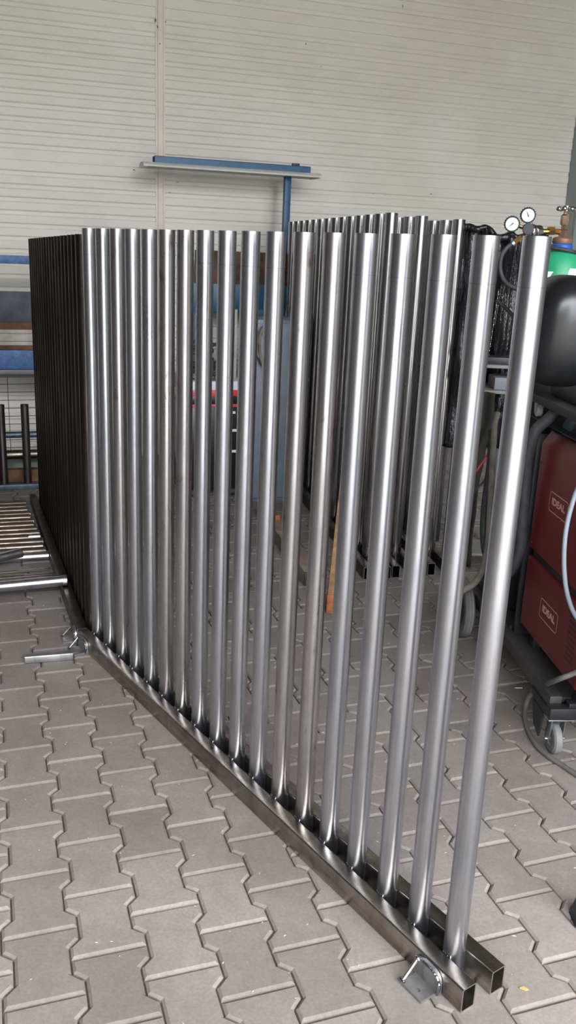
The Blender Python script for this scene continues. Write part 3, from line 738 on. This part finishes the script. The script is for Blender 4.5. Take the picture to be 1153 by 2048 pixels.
for yb in (.30, .04): c = MB(); c.cyl((-.028, yb, .195), (-.028, yb, .202), .008, 10); c.build('bolt', M['zinc'], cart)

def casing(name, label, z0, z1, chamf, y0, y1, logo, W=.36):
    t = thing(name, label, 'welding machine', mw(0, 0, 0), RZM)
    if chamf: pr = [(0, z0), (W, z0), (W, z1-.045), (W-.03, z1), (.03, z1), (0, z1-.045)]
    else: pr = [(0, z0), (W, z0), (W, z1-.004), (W-.012, z1), (.012, z1), (0, z1-.004)]
    b = MB(); b.prism([(x, y0, z) for x, z in pr], (0, y1-y0, 0))
    bmesh.ops.bevel(b.bm, geom=b.bm.edges[:], offset=.0025, segments=2, affect='EDGES'); cs = b.build('casing', M['red'], t)
    # printed logo: rounded outline + word
    (ya, za), (yb, zb) = logo      # local y (far side, left of text) , z of centre; size
    Lw, Lh = yb, zb; X = -.0008
    lo = MB(); n = 8; r = .012; w = .0028
    def rr(hw, hh, r):
        pts = []
        for cx, cz, s in ((hw-r, hh-r, 0), (-hw+r, hh-r, 90), (-hw+r, -hh+r, 180), (hw-r, -hh+r, 270)):
            for k in range(n): a = radians(s+90*k/(n-1)); pts.append((cx+r*cos(a), cz+r*sin(a)))
        return pts
    A, B_ = rr(Lw/2, Lh/2, r), rr(Lw/2-w, Lh/2-w, r-w); m = len(A)
    lo.poly([(X, ya-p, za+q) for p, q in A]+[(X, ya-p, za+q) for p, q in B_], [(i, (i+1)%m, m+(i+1)%m, m+i) for i in range(m)])
    fr = lo.build('logo_outline', M['pink'], None, smooth=None, recalc=False); fr.parent = cs
    for txt, sz, dy, mt, nm, sxx, off in (('IDEAL', .0, .010, 'pink', 'logo_word', 1, .0012), ('E X P E R T', .0, -.024, 'pinkdim', 'logo_subline', 1, 0)):
        cu = bpy.data.curves.new('t', 'FONT'); cu.body = txt; cu.size = 1; cu.align_x = 'CENTER'; cu.align_y = 'CENTER'; cu.offset = .045 if nm == 'logo_word' else 0
        to = bpy.data.objects.new('t', cu); COL.objects.link(to); bpy.context.view_layer.update()
        me = bpy.data.meshes.new_from_object(to.evaluated_get(bpy.context.evaluated_depsgraph_get()))
        bpy.data.objects.remove(to); bpy.data.curves.remove(cu)
        xs = [v.co.x for v in me.vertices]; ys = [v.co.y for v in me.vertices]
        tw, thh = (Lw*.72, Lh*.36) if nm == 'logo_word' else (Lw*.66, Lh*.07)
        sx, sy = tw/(max(xs)-min(xs)), thh/(max(ys)-min(ys)); mx, my = (max(xs)+min(xs))/2, (max(ys)+min(ys))/2
        oy = Lh*.06 if nm == 'logo_word' else -Lh*.26
        for v in me.vertices: v.co = Vector((X, ya-(v.co.x-mx)*sx, za+oy+(v.co.y-my)*sy))
        me.materials.append(M[mt]); o = bpy.data.objects.new(nm, me); COL.objects.link(o); o.parent = cs
    # pressed crease lines and vents
    v = MB()
    for k in range(9):
        for j in range(3): v.box(-.0012, .001, y0+.05+.022*j, y0+.064+.022*j, z0+.06+.018*k, z0+.066+.018*k)
    v.build('side_vents', M['black'], t)
    for yy_, zz in ((y1-.02, z0+.02), (y1-.02, z1-.11), (y0+.10, z1-.11), (y0+.2, z0+.02)):
        s = MB(); s.cyl((-.002, yy_, zz), (.001, yy_, zz), .0035, 8); s.build('screw', M['black'], t)
    return t
def logo_of(pts):
    q = [onside(*p) for p in pts]; yc = sum(a for a, _ in q)/4; zc = sum(c for _, c in q)/4
    w = ((q[0][0]-q[1][0])+(q[3][0]-q[2][0]))/2; h = ((q[0][1]-q[3][1])+(q[1][1]-q[2][1]))/2
    return (yc, zc), (w, h)
lgU = logo_of([(1103,981),(1140,1007),(1132.5,1048),(1098,1018)]); lgL = logo_of([(1084.4,1194.4),(1118.4,1230.7),(1112.7,1268.4),(1078.5,1232)])
lower = casing('welding_machine', 'lower dark red welding machine standing on the black trolley deck', .262, .522, False, -.09, .43, lgL)
upper = casing('welding_machine', 'upper dark red welding machine stacked on the lower one', .553, .972, True, -.09, .435, lgU)
# feet / spacers
c = MB()
for x in (.03, .30):
    for y in (-.05, .36): c.box(x, x+.03, y, y+.04, .1905, .2615, .002)
c.build('foot', M['black'], lower)
c = MB(); c.box(.012, .348, -.07, .415, .5225, .5525, .002); c.build('spacer_tray', M['black'], upper)
# front panel parts beyond the frame edge
for t_, z0, z1 in ((lower, .262, .522), (upper, .553, .972)):
    c = MB(); c.box(.006, .354, -.112, -.0925, z0+.006, z1-.03 if z1 < .6 else z1-.05, .006); c.build('front_panel', M['plastic'], t_)
# handle on the upper one
c = MB(); c.prism([(.034, y, z) for y, z in ((.36, .973), (.30, .973), (.285, 1.035), (.325, 1.035), (.36, 1.01))], (.012, 0, 0)); c.build('handle_bracket', M['bluegrey'], upper)
c = MB(); c.prism([(.314, y, z) for y, z in ((.36, .973), (.30, .973), (.285, 1.035), (.325, 1.035), (.36, 1.01))], (.012, 0, 0)); c.build('handle_bracket', M['bluegrey'], upper)
c = MB(); c.cyl((.047, .16, 1.018), (.313, .16, 1.018), .011, 14); c.build('handle_bar', M['chrome'], upper)
c = MB(); c.box(.034, .326, .05, .284, .973, 1.005, .006); c.build('top_tray', M['black'], upper)

# wire feeder on its own small castors, standing on a raised tray over the upper machine
fy1, zf = onside(1064, 789, -.01)
feed = thing('wire_feeder', 'black wire feeder on small white castors above the upper red machine', 'wire feeder', mw(0, 0, 0), RZM)
fx0, fx1, fy0 = .012, .34, .0
c = MB(); c.box(fx0-.02, fx1, fy0, fy1, zf-.022, zf+.006, .004); c.build('base_plate', M['blackgrey'], feed)
c = MB(); c.box(fx0+.03, fx1-.02, fy0+.03, fy1-.03, zf+.0065, zf+.075, .012); c.build('body', M['plastic'], feed)
cyy = onside(1074, 820, .01)[0]
for x, y in ((fx0-.004, cyy), (fx1-.04, cyy), (fx0-.004, fy0+.04), (fx1-.04, fy0+.04)):
    c = MB(); c.rev((x, y, zf-.052), (1,0,0), [(0,0),(.018,0),(.023,.003),(.023,.017),(.018,.020),(0,.020)], 24); w_ = c.build('castor_wheel', M['white'], feed)
    c = MB(); c.prism([(x-.003, y-.016, zf-.0225), (x-.003, y+.016, zf-.0225), (x-.003, y+.006, zf-.06), (x-.003, y-.006, zf-.06)], (.002,0,0)); c.prism([(x+.021, y-.016, zf-.0225), (x+.021, y+.016, zf-.0225), (x+.021, y+.006, zf-.06), (x+.021, y-.006, zf-.06)], (.002,0,0)); c.cyl((x-.005, y, zf-.052), (x+.026, y, zf-.052), .004, 8); c.build('castor_fork', M['zinc'], feed)
c = MB(); zt2 = zf-.076
c.box(fx0-.012, fx1-.0, fy0-.02, cyy+.03, zt2-.004, zt2, .001)
c.build('carrier_tray', M['black'], upper)
c = MB(); c.box(.15, .18, .20, .23, 1.0055, zt2-.0045, .001) if zt2 > 1.015 else c.box(.15,.18,.20,.23,1.0,1.004); c.build('carrier_post', M['black'], upper)

# big rounded black welding hood on the feeder
hood_c = aty(1112, 662, 2.83)
hl = Vector((hood_c.x, hood_c.y, 0))
t = thing('welding_hood', 'large rounded black plastic welding hood lying in front of the green gas cylinder', 'welding hood', (hood_c.x+.02, hood_c.y, 0), RZM)
b = MB(); zc_ = hood_c.z; n1, n2 = 40, 28
rows = []
A_, Bz, Cy = .128, .172, .13
for i in range(n2+1):
    ph = -pi/2+pi*i/n2
    row = []
    for j in range(n1):
        th = 2*pi*j/n1
        e = .72
        f = lambda v: math.copysign(abs(v)**e, v)
        x = A_*f(cos(ph))*f(cos(th)); y = Cy*f(cos(ph))*f(sin(th)); z = Bz*f(sin(ph))
        x *= 1-.18*max(0, z/Bz)**2 ; y *= 1+.1*(z/Bz)
        row.append(b.bm.verts.new((x, y, zc_+z)))
    rows.append(row)
for A, B in zip(rows, rows[1:]):
    for j in range(n1):
        try: b.bm.faces.new([A[j], A[(j+1)%n1], B[(j+1)%n1], B[j]])
        except ValueError: pass
bmesh.ops.remove_doubles(b.bm, verts=b.bm.verts[:], dist=1e-5)
b.build('shell', M['plastic'], t, smooth=60)
b = MB(); pts = [(-.06+A_*.95*cos(a), -Cy*.86-.004+.035*max(0, cos(a))**2+.03*abs(sin(a))**3, zc_+Bz*.80*sin(a)) for a in [radians(-72+k*9) for k in range(15)]]
b.sweep(pts, .006, 8, 3); b.build('rim', M['plastic'], t, smooth=60)

# ------------------------------------------------------------------ gas cylinder + regulator
gc = mw(.115, .78)
cy = thing('gas_cylinder', 'green and grey gas cylinder with brass valve standing on the rear of the trolley', 'gas cylinder', (gc.x, gc.y, 0), 0)
zt = aty(1124, 500, gc.y).z       # shoulder top under the collar
R = .102
b = MB(); b.rev((0,0,.191), (0,0,1), [(0,0),(R-.01,0),(R,.015),(R,zt-.191-.30),], 40); b.build('body', M['black'], cy, smooth=50)
pr = [(R, zt-.301)]
for k in range(11):
    a = radians(90*k/10); pr.append((.036+(R-.036)*cos(a), zt-.150+.150*sin(a)))
b = MB(); b.rev((0,0,0), (0,0,1), pr, 40); b.build('green_shoulder', M['green_cyl'], cy, smooth=50)
b = MB(); b.rev((0,0,zt-.004), (0,0,1), [(0,0),(.036,0),(.038,.006),(.038,.020),(.033,.026),(0,.026)], 28); b.build('neck_collar', M['blue_collar'], cy)
b = MB(); b.rev((0,0,zt+.0225), (0,0,1), [(0,0),(.034,0),(.036,.004),(.035,.016),(.026,.022),(0,.022)], 28); b.build('neck_ring', M['brown_ring'], cy)
va = thing; v = MB(); v.rev((0,0,zt+.045), (0,0,1), [(0,0),(.017,0),(.017,.022),(.011,.026),(.011,.040),(0,.040)], 6); v.rev((0,0,zt+.085), (0,0,1), [(0,0),(.014,0),(.016,.004),(.016,.032),(.009,.038),(.007,.05),(0,.05)], 8); vo = v.build('valve', M['bronze'], cy, smooth=25)
v = MB(); zz = zt+.136; v.cyl((0,0,zz-.003), (0,0,zz+.014), .012, 12)
for k in range(6):
    a = k*pi/3; v.ball((.026*cos(a), .026*sin(a), zz+.004), .0105, 10, (1,1,.8)); v.cyl((0,0,zz+.004), (.024*cos(a), .024*sin(a), zz+.004), .0055, 8)
k_ = v.build('handwheel', M['chrome'], None, smooth=60); k_.parent = vo
# labels on the shoulder (curved patches)
def patch(a0, a1, z0, z1, nm, mat):
    p = MB(); pts = []; fs = []; n = 6; m = 4
    for j in range(m+1):
        z = z0+(z1-z0)*j/m
        rr = R if z < zt-.15 else .036+(R-.036)*sqrt(max(0, 1-((z-(zt-.15))/.15)**2))
        for i in range(n+1):
            a = a0+(a1-a0)*i/n+(.05*sin(j*2.0)); pts.append(((rr+.0012)*cos(a), (rr+.0012)*sin(a), z))
    for j in range(m):
        for i in range(n): q = j*(n+1)+i; fs.append((q, q+1, q+n+2, q+n+1))
    p.poly(pts, fs); return p.build(nm, mat, cy, smooth=60)
patch(radians(228), radians(241), zt-.115, zt-.075, 'paper_label', M['white_label']); patch(radians(276), radians(302), zt-.105, zt-.062, 'torn_label', M['white_label'])
# strap ring at the shoulder top
b = MB(); b.sweep([((.062)*cos(a), (.062)*sin(a), zt-.010-.012*sin(a+1)) for a in [radians(15*k) for k in range(25)]], .007, 8, 2); o = b.build('hose_loop', M['hose_dark']); o.location = (gc.x, gc.y, 0.004); tag(o, 'dark hose looped around the top of the green cylinder', 'hose')

reg = thing('pressure_regulator', 'brass gas regulator with two white gauges screwed to the cylinder valve', 'regulator', (gc.x, gc.y, 0), 0)
zv = zt+.068
def rl(px, py, dy=0.0):
    P = aty(px, py, gc.y+dy); return Vector((P.x-gc.x, dy, P.z))
v0 = rl(1120, 462)
b = MB(); a_ = rl(1108, 463, -.01); e_ = rl(1080, 463, -.02)
b.cyl((-.014, 0, a_.z), a_, .010, 12); b.cyl(a_, e_, .009, 14); b.cyl(rl(1108, 462, -.01), rl(1097, 462, -.014), .016, 6); b.build('inlet_stem', M['brass'], reg)
b = MB(); bc = rl(1069, 463, -.03); b.cyl(e_, rl(1070, 463, -.03), .022, 20); b.ball(rl(1064, 462, -.035), .024, 16); b.build('regulator_body', M['chrome'], reg)
def ribbed(p, axis, r, L, mat, name, n=40):
    b = MB(); p = Vector(p); ax = Vector(axis).normalized(); x, y = b.frame(ax); rings = []
    for rr, h in ((r*.4, 0), (r*.92, 0), (1, .12*L), (1, .85*L), (r*.9, L), (r*.5, L)):
        row = []
        for k in range(2*n):
            q = (r*(1.03 if (k//2) % 2 else .96)) if rr == 1 else rr
            a = 2*pi*k/(2*n); row.append(b.bm.verts.new(p+ax*h+x*q*cos(a)+y*q*sin(a)))
        rings.append(row)
    for A, B in zip(rings, rings[1:]):
        for k in range(2*n): b.bm.faces.new([A[k], A[(k+1)%(2*n)], B[(k+1)%(2*n)], B[k]])
    b.bm.faces.new(rings[0]); b.bm.faces.new(rings[-1][::-1]); return b.build(name, mat, reg, smooth=30)
kc = rl(1057, 457, -.06); toC = (Vector((0, 0, EYE))-Vector((gc.x, gc.y-.06, kc.z))); toC.normalize(); toC = (toC+Vector((.10, 0, -.05))).normalized()
ribbed(kc, toC, .020, .028, M['gauge_rim'], 'adjusting_knob', 12)
b = MB(); b.cyl(bc, kc, .013, 12); b.build('knob_stem', M['brass'], reg)
for (px, py, r, na) in ((1057, 430.5, .0270, 115), (1025, 448, .0275, 222)):
    g = rl(px, py, -.05); rim = ribbed(g-toC*.02, toC, r, .026, M['gauge_rim'], 'gauge')
    b = MB(); b.rev(g+toC*.0062, toC, [(0, 0), (r*.80, 0), (r*.80, .0006), (0, .0006)], 36); dl = b.build('dial', M['gauge_face'], None); dl.parent = rim
    b = MB(); x_ = Vector((1,0,0)); zz_ = toC.cross(x_).normalized(); x_ = zz_.cross(toC).normalized()
    if zz_.z < 0: zz_ = -zz_
    if x_.x < 0: x_ = -x_
    a = radians(na); dr_ = x_*cos(a)+zz_*sin(a); pr_ = toC.cross(dr_).normalized(); c0 = g+toC*.0075
    b.poly([c0-dr_*r*.2-pr_*.0022, c0-dr_*r*.2+pr_*.0022, c0+dr_*r*.62+pr_*.0004, c0+dr_*r*.62-pr_*.0004], [(0,1,2,3)])
    nd = b.build('needle', M['needle'], None); nd.parent = rim
    b = MB(); b.cyl(g-toC*.012, bc, .006, 10); b.build('gauge_stem', M['brass'], reg)
b = MB(); b.cyl(rl(1044, 474, -.05), rl(1029, 485, -.05), .0085, 6); b.cyl(bc, rl(1044, 474, -.05), .006, 10); b.build('outlet_fitting', M['brass'], reg)
b = MB(); b.cyl(rl(1029, 485, -.05), rl(1025, 488, -.05), .0105, 12); b.build('hose_clamp', M['zinc'], reg)
# gas hose
def P3(px, py, Y): return aty(px, py, Y)
yg = gc.y-.05
b = MB(); b.sweep([P3(1026,487,yg), P3(1014,496,yg), P3(1004,512,yg), P3(1001,535,yg), P3(1006,556,yg), P3(1018,570,yg+.02), P3(1036,579,yg+.05), P3(1055,590,yg+.10), P3(1072,640,yg+.1), P3(1075,700, yg+.1)], .0078, 10); o = b.build('gas_hose', M['hose_dark'], smooth=60); tag(o, 'dark gas hose curving down from the regulator outlet', 'hose')
b = MB(); b.sweep([P3(994,600,3.5), P3(1004,609,3.5), P3(1016,620,3.48), P3(1030,634,3.45), P3(1045,650,3.45), P3(1056,690,3.45), P3(1056,730,3.47), P3(1046,800,3.52), P3(1032,880,3.54), P3(1018,960,3.55), P3(1006,1050,3.56), P3(998,1120,3.58), atz(990,1205,.008), atz(975,1212,.008)], .0075, 10); o = b.build('black_hose', M['hose_dark'], smooth=60); tag(o, 'short visible piece of black hose crossing the hanging chains', 'hose')

# thick torch hose beside the machines
b = MB(); b.sweep([P3(1125,812,2.93), P3(1098,838,2.93), P3(1072,862,2.94), P3(1058,905,2.95), P3(1052,960,2.96), P3(1046,1030,2.96), P3(1043,1085,2.96), P3(1031,1125,2.97), P3(1014,1150,3.0), P3(990,1165,3.05)], .020, 14); o = b.build('torch_hose', M['hose_dark'], smooth=60); tag(o, 'thick dusty black torch hose hanging left of the red machines', 'hose')
# pale cable loop in front of the red casing
b = MB(); b.sweep([P3(1190,935,2.42), P3(1160,970,2.42), P3(1143,1015,2.42), P3(1133,1060,2.42), P3(1129,1105,2.42), P3(1130,1150,2.42), P3(1136,1190,2.42), P3(1150,1228,2.42), P3(1180,1270,2.42)], .0068, 10); o = b.build('pale_cable', M['cable_light'], smooth=60); tag(o, 'pale grey cable looping in front of the red casings', 'cable')
# grey cable onto the floor
b = MB(); b.sweep([P3(1195,1325,2.35), P3(1150,1346,2.38), P3(1112,1361,2.43), atz(1080,1375,.12), atz(1060,1393,.07), atz(1051,1420,.025), atz(1055,1455,.0085), atz(1072,1488,.0085), atz(1097,1512,.0085), atz(1125,1530,.0085), atz(1153,1549,.0085), atz(1210,1585,.0085)], .0082, 10); o = b.build('floor_cable', M['cable_grey'], smooth=60); tag(o, 'grey cable curving from the trolley front onto the paving', 'cable')

# ------------------------------------------------------------------ tool stand behind the trolley
YS = 3.95
sx0, sx1 = aty(925, 740, YS).x, aty(1120, 740, YS).x; sx0 = 1.02 if sx0 > 1.02 else sx0
za = aty(985, 731, YS).z; zb2 = aty(980, 782, YS).z
ts = thing('tool_stand', 'grey two shelf stand behind the trolley with a black sheet over it', 'shelf stand', (0, YS, 0), 0)
xs0, xs1 = aty(962, 731, YS).x-.008, aty(1120, 731, YS).x
for z in (za, zb2): b = MB(); b.box(xs0, xs1, 0, .25, z-.012, z+.002, .002); b.build('shelf', M['shelf'], ts)
b = MB(); b.box(xs0, xs1, .02, .24, .16, .172, .002); b.build('shelf', M['shelf'], ts)
for x in (xs0+.015, xs1-.03):
    for y in (.02, .225): b = MB(); b.box(x, x+.02, y, y+.02, 0, aty(985, 470, YS).z-.02, .001); b.build('leg', M['black'], ts)
b = MB(); b.box(.0, .16, 0, .14, 0, .055, .004); o = b.build('grey_box', M['greybox']); q = aty(990, 776, YS+.02); o.location = (q.x, YS+.03, zb2+.0025); tag(o, 'small grey metal box on the lower shelf behind the pipes', 'box')
b = MB(); b.box(.0, .12, 0, .10, 0, .03, .003); o = b.build('steel_clamp', M['black']); q = aty(975, 724, YS+.02); o.location = (q.x, YS+.03, za+.0025); tag(o, 'dark clamp block on the upper shelf behind the pipes', 'tool')
# black sheet: wavy grid draped behind
b = MB(); nx, nz = 46, 60; rows = []; rnd = random.Random(9)
xl, xr = aty(926, 500, YS+.32).x, aty(1085, 500, YS+.32).x
zt3 = aty(990, 462, YS+.32).z; zl = .62
for j in range(nz+1):
    row = []
    for i in range(nx+1):
        s, q = i/nx, j/nz
        topw = .018*sin(s*9)+.012*sin(s*23+1)-.018*s
        z = zt3+topw-(zt3+topw-zl)*q
        y = YS+.32+.022*sin(s*19+q*2)+.014*sin(s*41+q*3)+.012*sin(q*17+s*6)
        row.append(b.bm.verts.new((xl+(xr-xl)*s, y, z)))
    rows.append(row)
for A, B in zip(rows, rows[1:]):
    for i in range(nx): b.bm.faces.new([A[i], A[i+1], B[i+1], B[i]])
sh = b.build('black_sheet', M['film'], smooth=60); tag(sh, 'crumpled glossy black plastic sheet hanging behind the near pipes and regulator', 'plastic sheet')
so = sh.modifiers.new('thick', 'SOLIDIFY'); so.thickness = .003
# folded top roll of the sheet
b = MB(); b.sweep([(xl-.01+(xr-xl+.02)*k/12, YS+.31+.012*sin(k*1.9), zt3+.018*sin(k/12*9)+.012*sin(k/12*23+1)-.018*k/12) for k in range(13)], [.016, .012, .018, .013, .015], 10, 4); rl_ = b.build('rolled_edge', M['film'], sh, smooth=60)
# steel chains hanging in front of the sheet
ci = 0
for (xa, ya_, xb, yb_) in ((975, 640, 956, 715), (990, 575, 966, 720), (998, 580, 976, 722), (1004, 570, 990, 650), (1012, 585, 1008, 680), (1022, 590, 1014, 700)):
    A = aty(xa, ya_, YS+.20); B = aty(xb, yb_, YS+.20); n = 22; b = MB(); d = (B-A)/n
    for k in range(n):
        p = A+d*(k+.5); w = .0035 if k % 2 else .0015
        b.sweep([p+Vector((w*cos(a), (.005-w)*cos(a), d.length*.62*sin(a))) for a in [radians(60*q) for q in range(7)]], .0012, 5, 2)
    pos = ['leftmost', 'second from the left', 'third from the left', 'fourth from the left', 'fifth from the left', 'rightmost'][ci]; ci += 1
    o = b.build('steel_chain', M['chrome'], smooth=60); tag(o, 'thin bright steel chain hanging before the black sheet, %s of six' % pos, 'chain', 'thin chains before the black sheet')
    if ci == 1: rail_z = A.z
# a rail to hang them from
zr_ = aty(1000, 570, YS+.20).z
b = MB(); b.cyl((aty(960, 600, YS+.20).x, YS+.20, zr_+.02), (xs1, YS+.20, zr_+.02), .006, 8); b.build('hanging_rail', M['black'], ts)
b = MB(); b.cyl((aty(976, 640, YS+.2).x, YS+.20, aty(975,640,YS+.2).z), (aty(976, 640, YS+.2).x, YS+.20, zr_+.02), .002, 6); b.build('hook', M['black'], ts)
# blue plastic piece
YC = 4.40; cz1 = aty(917, 717, YC).z; cz0 = aty(905, 893, YC).z; cx0 = aty(904, 800, YC).x
t = thing('tool_chest', 'black tool chest on legs between the rear pipe fences and the black sheet', 'tool chest', (cx0, YC, 0), 0)
b = MB(); b.box(0, .36, 0, .28, cz0, cz1, .006); b.build('body', M['plastic'], t)
for x in (.03, .31):
    for y in (.01, .25): b = MB(); b.box(x, x+.02, y, y+.02, 0, cz0, .001); b.build('leg', M['black'], t)
for k in range(3): b = MB(); z_ = cz0+(cz1-cz0)*(k+.08)/3; b.box(.012, .348, -.012, -.0005, z_, z_+(cz1-cz0)*.29, .003); b.build('drawer', M['black'], t)
b = MB(); q = aty(918, 711, YC+.02); b.box(-.04, .04, -.02, .02, 0, .022, .003); o = b.build('blue_clip', M['cyan']); o.location = (q.x, q.y, cz1+.0005); tag(o, 'small bright blue plastic piece on the black tool chest', 'plastic piece')
# dark olive cloth hanging under the lower shelf
b = MB(); rows = []; YL = YS-.04; zt4 = zb2-.004
bd = [(990, 785), (987, 850), (975, 885), (966, 940), (955, 1000), (947, 1060), (940, 1130)]
bw = [aty(x, y, YL) for x, y in bd]
for j in range(31):
    q = j/30*(len(bw)-1); i0 = min(int(q), len(bw)-2); e = bw[i0].lerp(bw[i0+1], q-i0); row = []
    for i in range(15):
        s_ = i/14; w = .10+.02*(1-j/30); row.append(b.bm.verts.new((e.x-w*(1-s_), YL+.014*sin(s_*11+q*1.2)+.008*sin(q*4), e.z)))
    rows.append(row)
for A, B in zip(rows, rows[1:]):
    for i in range(14): b.bm.faces.new([A[i], A[i+1], B[i+1], B[i]])
o = b.build('dark_cloth', M['olive'], smooth=60); so = o.modifiers.new('t', 'SOLIDIFY'); so.thickness = .004; tag(o, 'dark olive cloth hanging from the lower shelf between the last two pipes', 'cloth')
# hoses and cables seen between the last two pipes
b = MB(); b.sweep([P3(996,826,3.75), P3(990,850,3.72), P3(987,900,3.66), P3(984,960,3.6), P3(981,1020,3.52), P3(977,1080,3.45), P3(969,1130,3.34), P3(955,1160,3.27), P3(938,1175,3.24), P3(915,1186,3.22), P3(895,1200,3.22)], .0135, 12); o = b.build('beige_hose', M['hose_beige'], smooth=60); tag(o, 'dusty beige hose hanging down past the big trolley wheel', 'hose')
b = MB(); b.sweep([P3(986,860,3.72), P3(981,930,3.69), P3(973,990,3.62), P3(969,1030,3.56), P3(968,1065,3.52), P3(970,1095,3.5), P3(976,1120,3.48)], .016, 12); o = b.build('black_hose', M['hose_dark'], smooth=60); tag(o, 'thick black hose behind the beige hose between the last two pipes', 'hose')
b = MB(); b.sweep([P3(985,895,3.78), P3(975,912,3.78), P3(962,930,3.78), P3(950,946,3.78), P3(930,972,3.8), P3(922,1010,3.85), P3(917,1060,3.95), atz(911,1120,.006), atz(905,1135,.006)], .0052, 8); o = b.build('red_cable', M['cable_red'], smooth=60); tag(o, 'thin red cable crossing behind the last two pipes', 'cable')
b = MB(); b.sweep([P3(982,935,3.78), P3(975,955,3.78), P3(962,970,3.78), P3(950,983,3.78), P3(930,1006,3.8), P3(924,1040,3.85), P3(918,1080,3.95), atz(914,1128,.006), atz(908,1145,.006)], .0052, 8); o = b.build('blue_cable', M['cable_blue'], smooth=60); tag(o, 'thin blue black cable crossing below the red one', 'cable')

# ------------------------------------------------------------------ dark stand foot at the right edge
f0 = atz(1149, 1850)
t = thing('stand_leg', 'black pointed steel foot of a stand at the right edge of the picture', 'stand leg', (f0.x, f0.y, 0), 0)
b = MB(); b.prism([(0, -.008, 0), (.03, -.008, 0), (.055, -.008, .05), (.012, -.008, .05)], (0, .05, 0)); b.build('foot', M['black'], t)
b = MB(); b.prism([(.014, .0, .0505), (.052, .0, .0505), (.30, .0, .72), (.262, .0, .72)], (0, .035, 0)); b.build('leg', M['black'], t)
b = MB(); b.box(.20, .62, -.05, .60, .7205, .75, .003); b.build('top_plate', M['blackgrey'], t)
for x, y in ((.57, .0), (.57, .55), (.25, .55)): b = MB(); b.box(x, x+.035, y, y+.035, 0, .72, .002); b.build('leg', M['black'], t)

# ------------------------------------------------------------------ small litter
a = atz(1047, 1978); b = MB(); b.prism([(0,0,0), (.012,-.006,0), (.019,-.004,0), (.010,.004,0)], (0,0,.003)); o = b.build('wood_chip', M['orangechip']); o.location = (a.x-.008, a.y, .0012); tag(o, 'small orange wood chip on the paving right of the beam ends', 'wood chip')
a = atz(1038, 1377); b = MB(); b.box(-.014, .014, -.0016, .0016, 0, .003); o = b.build('wire_offcut', M['white']); o.location = (a.x, a.y, .0012); o.rotation_euler = (0,0,.05); tag(o, 'short white wire offcut on the paving left of the trolley castor', 'offcut')
b = MB(); rnd = random.Random(21)
for k in range(520):
    u, v = rnd.uniform(-1.6, 1.6), rnd.uniform(.9, 4.6); c = Vector((u, v, 0)); s = rnd.uniform(.0012, .0038); a = rnd.uniform(0, pi); h = rnd.uniform(.0006, .0016)
    ux = Vector((cos(a), sin(a), 0))*s*rnd.uniform(.8, 2.2); uy = Vector((-sin(a), cos(a), 0))*s*.6; z0 = Z*.0011
    b.poly([c-ux+z0, c-uy+z0, c+ux+z0, c+uy*rnd.uniform(.4,1)+z0, c+z0+Z*h], [(3,2,1,0),(0,1,4),(1,2,4),(2,3,4),(3,0,4)])
tag(b.build('grit', M['grit'], smooth=None), 'pale grit and dust flakes scattered over the paving', 'grit', kind='stuff')

# ------------------------------------------------------------------ light: overcast daylight through the open gate
wd = bpy.data.worlds.new('overcast'); SC.world = wd; wd.use_nodes = True; T = wd.node_tree; Nn, Ll = T.nodes, T.links
bg = Nn['Background']; tc = Nn.new('ShaderNodeTexCoord'); sp = Nn.new('ShaderNodeSeparateXYZ'); Ll.new(tc.outputs['Generated'], sp.inputs[0])
r = Nn.new('ShaderNodeValToRGB'); r.color_ramp.elements[0].position = .0; r.color_ramp.elements[0].color = (.82,.86,.92,1); r.color_ramp.elements[1].position = .9; r.color_ramp.elements[1].color = (.98,.99,1,1)
Ll.new(sp.outputs[2], r.inputs[0]); Ll.new(r.outputs[0], bg.inputs[0]); bg.inputs[1].default_value = 6.0
po = bpy.data.lights.new('gate_portal', 'AREA'); po.shape = 'RECTANGLE'; po.size = GR-GL; po.size_y = GH; po.cycles.is_portal = True
o = bpy.data.objects.new('gate_portal', po); COL.objects.link(o); o.location = hp((GL+GR)/2, GV-.02, GH/2)
zax = -N; xax = -D; yax = zax.cross(xax); o.matrix_world = Matrix(((xax.x, yax.x, zax.x, o.location.x), (xax.y, yax.y, zax.y, o.location.y), (xax.z, yax.z, zax.z, o.location.z), (0,0,0,1)))

# ------------------------------------------------------------------ camera
cd = bpy.data.cameras.new('camera'); cd.sensor_fit = 'VERTICAL'; cd.sensor_height = 36; cd.lens = FP*36/PH; cd.clip_start = .02
co = bpy.data.objects.new('camera', cd); COL.objects.link(co); SC.camera = co; bk = -FWD
co.matrix_world = Matrix(((RT2.x, UP2.x, bk.x, 0), (RT2.y, UP2.y, bk.y, 0), (RT2.z, UP2.z, bk.z, EYE), (0,0,0,1)))
SC.view_settings.view_transform = 'Standard'; SC.view_settings.look = 'None'; SC.view_settings.gamma = 1; SC.view_settings.use_curve_mapping = False
SC.view_settings.exposure = 1.6
try:
    SC.cycles.use_denoising = True; SC.cycles.max_bounces = 8; SC.cycles.diffuse_bounces = 5; SC.cycles.glossy_bounces = 5
except Exception: pass
